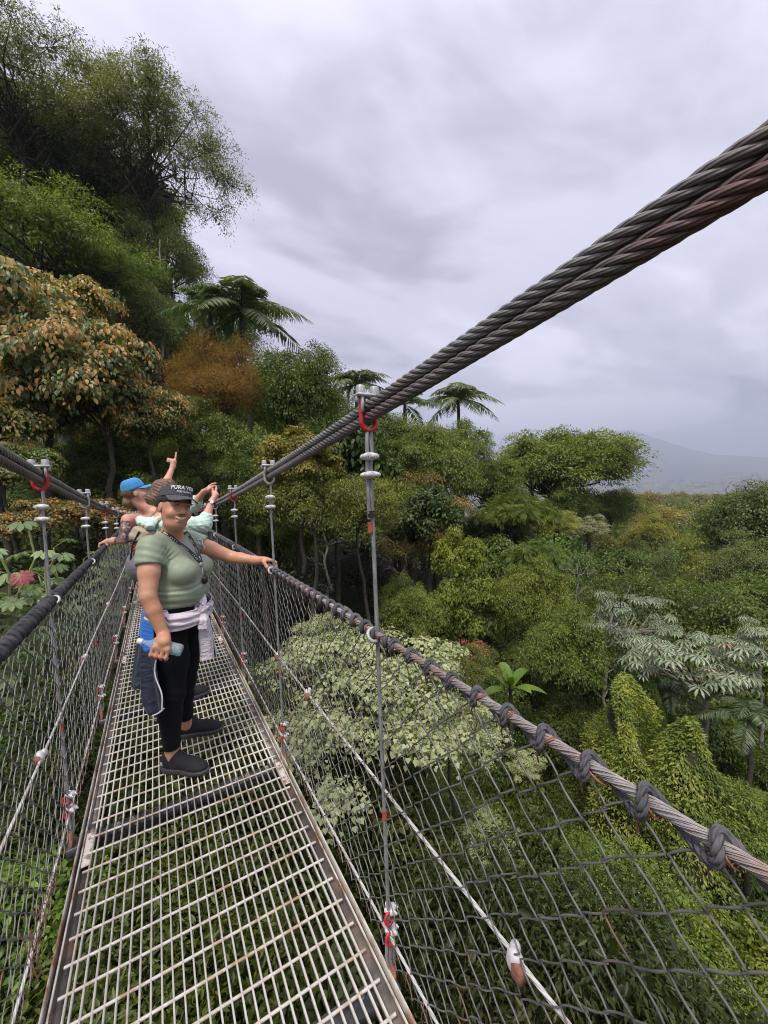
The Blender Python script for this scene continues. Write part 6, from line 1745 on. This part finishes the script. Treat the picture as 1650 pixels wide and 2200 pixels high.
# ---------------------------------------------------------------- the woman in mint with a backpack, photographing
def third():
    Fd = unit(np.array([.90, .40, 0])); O = np.array([.045, 3.45, 0])
    root = empty('person', tuple(O), 'brown-haired person in mint shirt photographing with a phone, behind the woman in green', 'person')
    sd, P, S, RB = figure(O, Fd, (-.45, 2.95, .01), (.75, 4.0, 1.85), .0075, 1.03, None)
    hc = at_y(360, 1066, 3.50); Fh = unit(np.array([.85, .45, .05])); Uh = np.array([.05, 0, 1])
    L, RH = head(sd, hc, Fh, Uh, 1.0)
    sd.cone(P(-.02, 0, 1.36), hc + np.array([-.02, .0, -.06]), .055, .05, .02)
    shR = P(0, .165, 1.335); elR = at_y(437, 1128, 3.30); wrR = at_y(455, 1078, 3.36); hR = at_y(464, 1063, 3.38)
    shL = P(0, -.165, 1.335); elL = at_y(415, 1085, 3.72); wrL = at_y(438, 1057, 3.60); hL = at_y(450, 1050, 3.52)
    for a, b, c, d in ((shR, elR, wrR, hR), (shL, elL, wrL, hL)):
        sd.chain([a, (a + b) / 2, b], [.052, .047, .038], .03); sd.chain([b, b * .6 + c * .4, c], [.037, .034, .023], .02)
        sd.cone(c, d, .023, .024, .015)
    ph = (hR + hL) / 2 + np.array([.025, .0, .012])
    pr_ = unit(hR - hL)
    for hd_, sg in ((hR, 1), (hL, -1)):
        a_ = unit(ph - hd_ + np.array([0, 0, .02]))
        for i, z in enumerate((.034, .012, -.010, -.030)):
            finger(sd, hd_ + np.array([.0, 0, z * .7]), [np.array([.25, .25, z * 9]) + a_ * .9, a_ + np.array([.1, .1, z * 3]), a_ * .8], [.030, .026, .020], .0095, .006)
        finger(sd, hd_ + np.array([-.01, -.01, -.02]), [a_ + np.array([-.4, -.3, .3]), a_ + np.array([-.1, -.2, .4])], [.034, .028], .011, .008)
    sdf_obj('body', sd.F, sd.lo, sd.h, CM['skin2'], root)
    X, Y, Z = sd.grid()
    sh = SDF((-.45, 2.95, .01), (.75, 4.0, 1.85), .0075)
    sh.ell(P(0, 0, 1.10), (.095, .130, .16), RB, .05); sh.ell(P(-.01, 0, 1.27), (.095, .150, .11), RB, .05); sh.ell(P(-.01, 0, .95), (.11, .16, .10), RB, .05)
    for a, b, c, q in ((shR, elR, wrR, 1), (shL, elL, wrL, -1)):
        sh.cone(P(-.02, q * .03, 1.36), P(-.015, q * .155, 1.335), .045, .05, .04)
        sh.chain([a, (a + b) / 2, b, b * .72 + c * .28], [.056, .052, .046, .043], .03)
    F = sh.F - .010 - .0022 * np.sin((X + Z * .7) * 120 + Y * 40 + 2 * np.sin(Z * 33))
    F = np.maximum(F, .93 - Z)
    nk = np.sqrt((X - P(.01, 0, 0)[0]) ** 2 + (Y - P(.01, 0, 0)[1]) ** 2 + ((Z - 1.47) * 1.1) ** 2) - .075
    sdf_obj('mint_shirt', np.maximum(F, -nk), sh.lo, sh.h, CM['mint'], root)
    p_ = np.maximum(np.maximum(sd.F - .008, Z - .98), .12 - Z); p_ = np.maximum(p_, np.sqrt((X - O[0]) ** 2 + (Y - O[1]) ** 2) - .24)
    sdf_obj('trousers', p_, sd.lo, sd.h, CM['pants'], root)
    for q in (-1, 1): shoe(root, P(-.07, q * .10, 0), P(.20, q * .11, 0))
    # loose brown hair gathered in a knot
    hs = SDF(hc - .2, hc + .2, .006)
    hs.ell(L(0, -.018, .035), (.088, .104, .092), RH, .01); hs.ell(L(.0, -.115, -.01), (.055, .05, .05), RH, .04); hs.ell(L(0.0, -.02, .09), (.07, .08, .045), RH, .02)
    g = hs.grid(); yl = (g[0] - hc[0]) * RH[0][1] + (g[1] - hc[1]) * RH[1][1] + (g[2] - hc[2]) * RH[2][1]; zl = (g[0] - hc[0]) * RH[0][2] + (g[1] - hc[1]) * RH[1][2] + (g[2] - hc[2]) * RH[2][2]
    F = hs.F + .0028 * np.sin(g[2] * 260 + g[0] * 120 + 3 * np.sin(g[1] * 40))
    hr = sdf_obj('hair', np.maximum(F, np.minimum(yl - .03, np.where(zl > .045, yl - .085, 1))), hs.lo, hs.h, CM['hair_brown'], root)
    rs2 = np.random.default_rng(8); m = MB()
    for k in range(40):
        a = rs2.normal(0, 1, 3); p0 = L(.08 * a[0] / np.linalg.norm(a), -.03 + .095 * a[1] / np.linalg.norm(a), .04 + .085 * abs(a[2]) / np.linalg.norm(a))
        q = p0 + RH @ np.array([rs2.normal(0, .012), -.05, rs2.normal(-.01, .02)])
        m.tube(np.array([p0, (p0 + q) / 2 + rs2.normal(0, .006, 3), q]), .0009, 3)
    st = m.build('loose_strand', CM['hair_brown'], hr); st['kind'] = 'stuff'
    # watch on the right wrist
    wv = unit(wrR - elR); m = MB(); u1 = unit(np.cross(wv, [0, 0, 1])); u2 = np.cross(wv, u1); a = np.linspace(0, 2 * np.pi, 17)[:-1]
    wc = wrR - wv * .012
    m.tube(wc + .0285 * (np.cos(a)[:, None] * u1 + np.sin(a)[:, None] * u2), .006, 6, closed=True); w_ = m.build('watch', MAT['black'], root)
    tc_ = unit(CAM - wc); tc_ = unit(tc_ - wv * tc_.dot(wv)); MB().cyl(wc + tc_ * .030, wc + tc_ * .036, .014, sides=14).build('watch_face', CM['white'], w_)
    # dark red cloth hanging at the hip
    def rc(u, v):
        t = .25 + 1.1 * u
        return P(math.cos(t) * .15 * (1 + .25 * v), math.sin(t) * .19 * (1 + .2 * v + .05 * math.sin(u * 15) * v), .96 - .36 * v)
    sheet('red_cloth', rc, 20, 20, CM['red'], root, .006)
    settle(root)
    # phone, held up between both hands
    tr = unit(np.array([hR[0] - hL[0], hR[1] - hL[1], 0.0])); n_ = np.cross(tr, [0, 0, 1.0]); R = np.stack([tr, n_, [0, 0, 1.0]], 1)
    pt = empty('phone', tuple(ph), 'black phone held up in both hands of the person in mint', 'phone')
    MB().box((0, 0, 0), (.150, .009, .073), R, bevel=.003).build('case', simple('black phone glass', (.006, .006, .008), (.01, .01, .012), rough=.12), pt, smooth=False)
    for k in (0, 1): MB().cyl(R @ np.array([-.055 + .0, -.0045, .022 - .022 * k]), R @ np.array([-.055, -.0075, .022 - .022 * k]), .008, sides=12).build('camera_lens', MAT['galv'], pt)
    # backpack on her back: a thing of its own
    bk = empty('backpack', tuple(P(-.2, 0, 1.2)), 'tan and grey backpack worn by the person in mint, grey lower pocket', 'backpack')
    bp = SDF((-.50, 2.95, .80), (.30, 3.85, 1.55), .008)
    bp.ell(P(-.155, .02, 1.17), (.085, .125, .165), RB, .03); bp.ell(P(-.165, .02, 1.27), (.075, .11, .08), RB, .03)
    X, Y, Z = bp.grid(); F = bp.F + .003 * np.sin(Z * 90 + X * 40)
    bo = sdf_obj('pack_body', F, bp.lo, bp.h, CM['tan'], bk)
    bq = SDF((-.55, 2.9, .75), (.35, 3.9, 1.3), .008); bq.ell(P(-.195, .02, 1.06), (.085, .125, .115), RB, .03); bq.ell(P(-.12, .125, 1.06), (.06, .045, .10), RB, .03)
    sdf_obj('grey_pocket', bq.F, bq.lo, bq.h, CM['packgrey'], bk)
    m = MB()
    for q in (-1, 1): m.tube(np.array([P(-.10, q * .085, 1.36), P(-.02, q * .105, 1.415), P(.075, q * .105, 1.36), P(.11, q * .10, 1.24), P(.02, q * .15, 1.06), P(-.12, q * .13, 1.0)]), .016, 8)
    m.build('shoulder_strap', CM['tan'], bk)
    m = MB()
    for z in (1.27, 1.14): m.tube(np.array([P(-.262 + .03 * abs(s) / .1, s, z - .03 + .01 * math.sin(s * 30)) for s in np.linspace(-.11, .13, 9)]), .008, 6)
    m.tube(np.array([P(-.215, .10, 1.31), P(-.248, .06, 1.22), P(-.265, .05, 1.12)]), .007, 6)
    m.build('webbing', MAT['black'], bk)
    m = MB(); m.tube(np.array([P(-.245, .02, 1.24), P(-.245, .05, 1.20), P(-.225, .09, 1.22), P(-.25, .03, 1.16), P(-.23, .09, 1.17)]), .005, 6); m.build('bungee_cord', simple('orange cord', (.6, .12, .03), (.7, .18, .05)), bk)
    # rolled mint jacket under the lid strap
    rj = SDF((-.45, 3.0, 1.30), (.30, 3.8, 1.62), .007); rj.cone(P(-.13, -.07, 1.375), P(-.15, .12, 1.345), .036, .036, .02); rj.ell(P(-.13, .04, 1.365), (.065, .085, .035), RB, .02)
    X, Y, Z = rj.grid(); sdf_obj('rolled_jacket', rj.F + .003 * np.sin(Z * 110 + Y * 60 + 3 * np.sin(X * 35)), rj.lo, rj.h, CM['mint'], bk)
    settle(bk)
third()
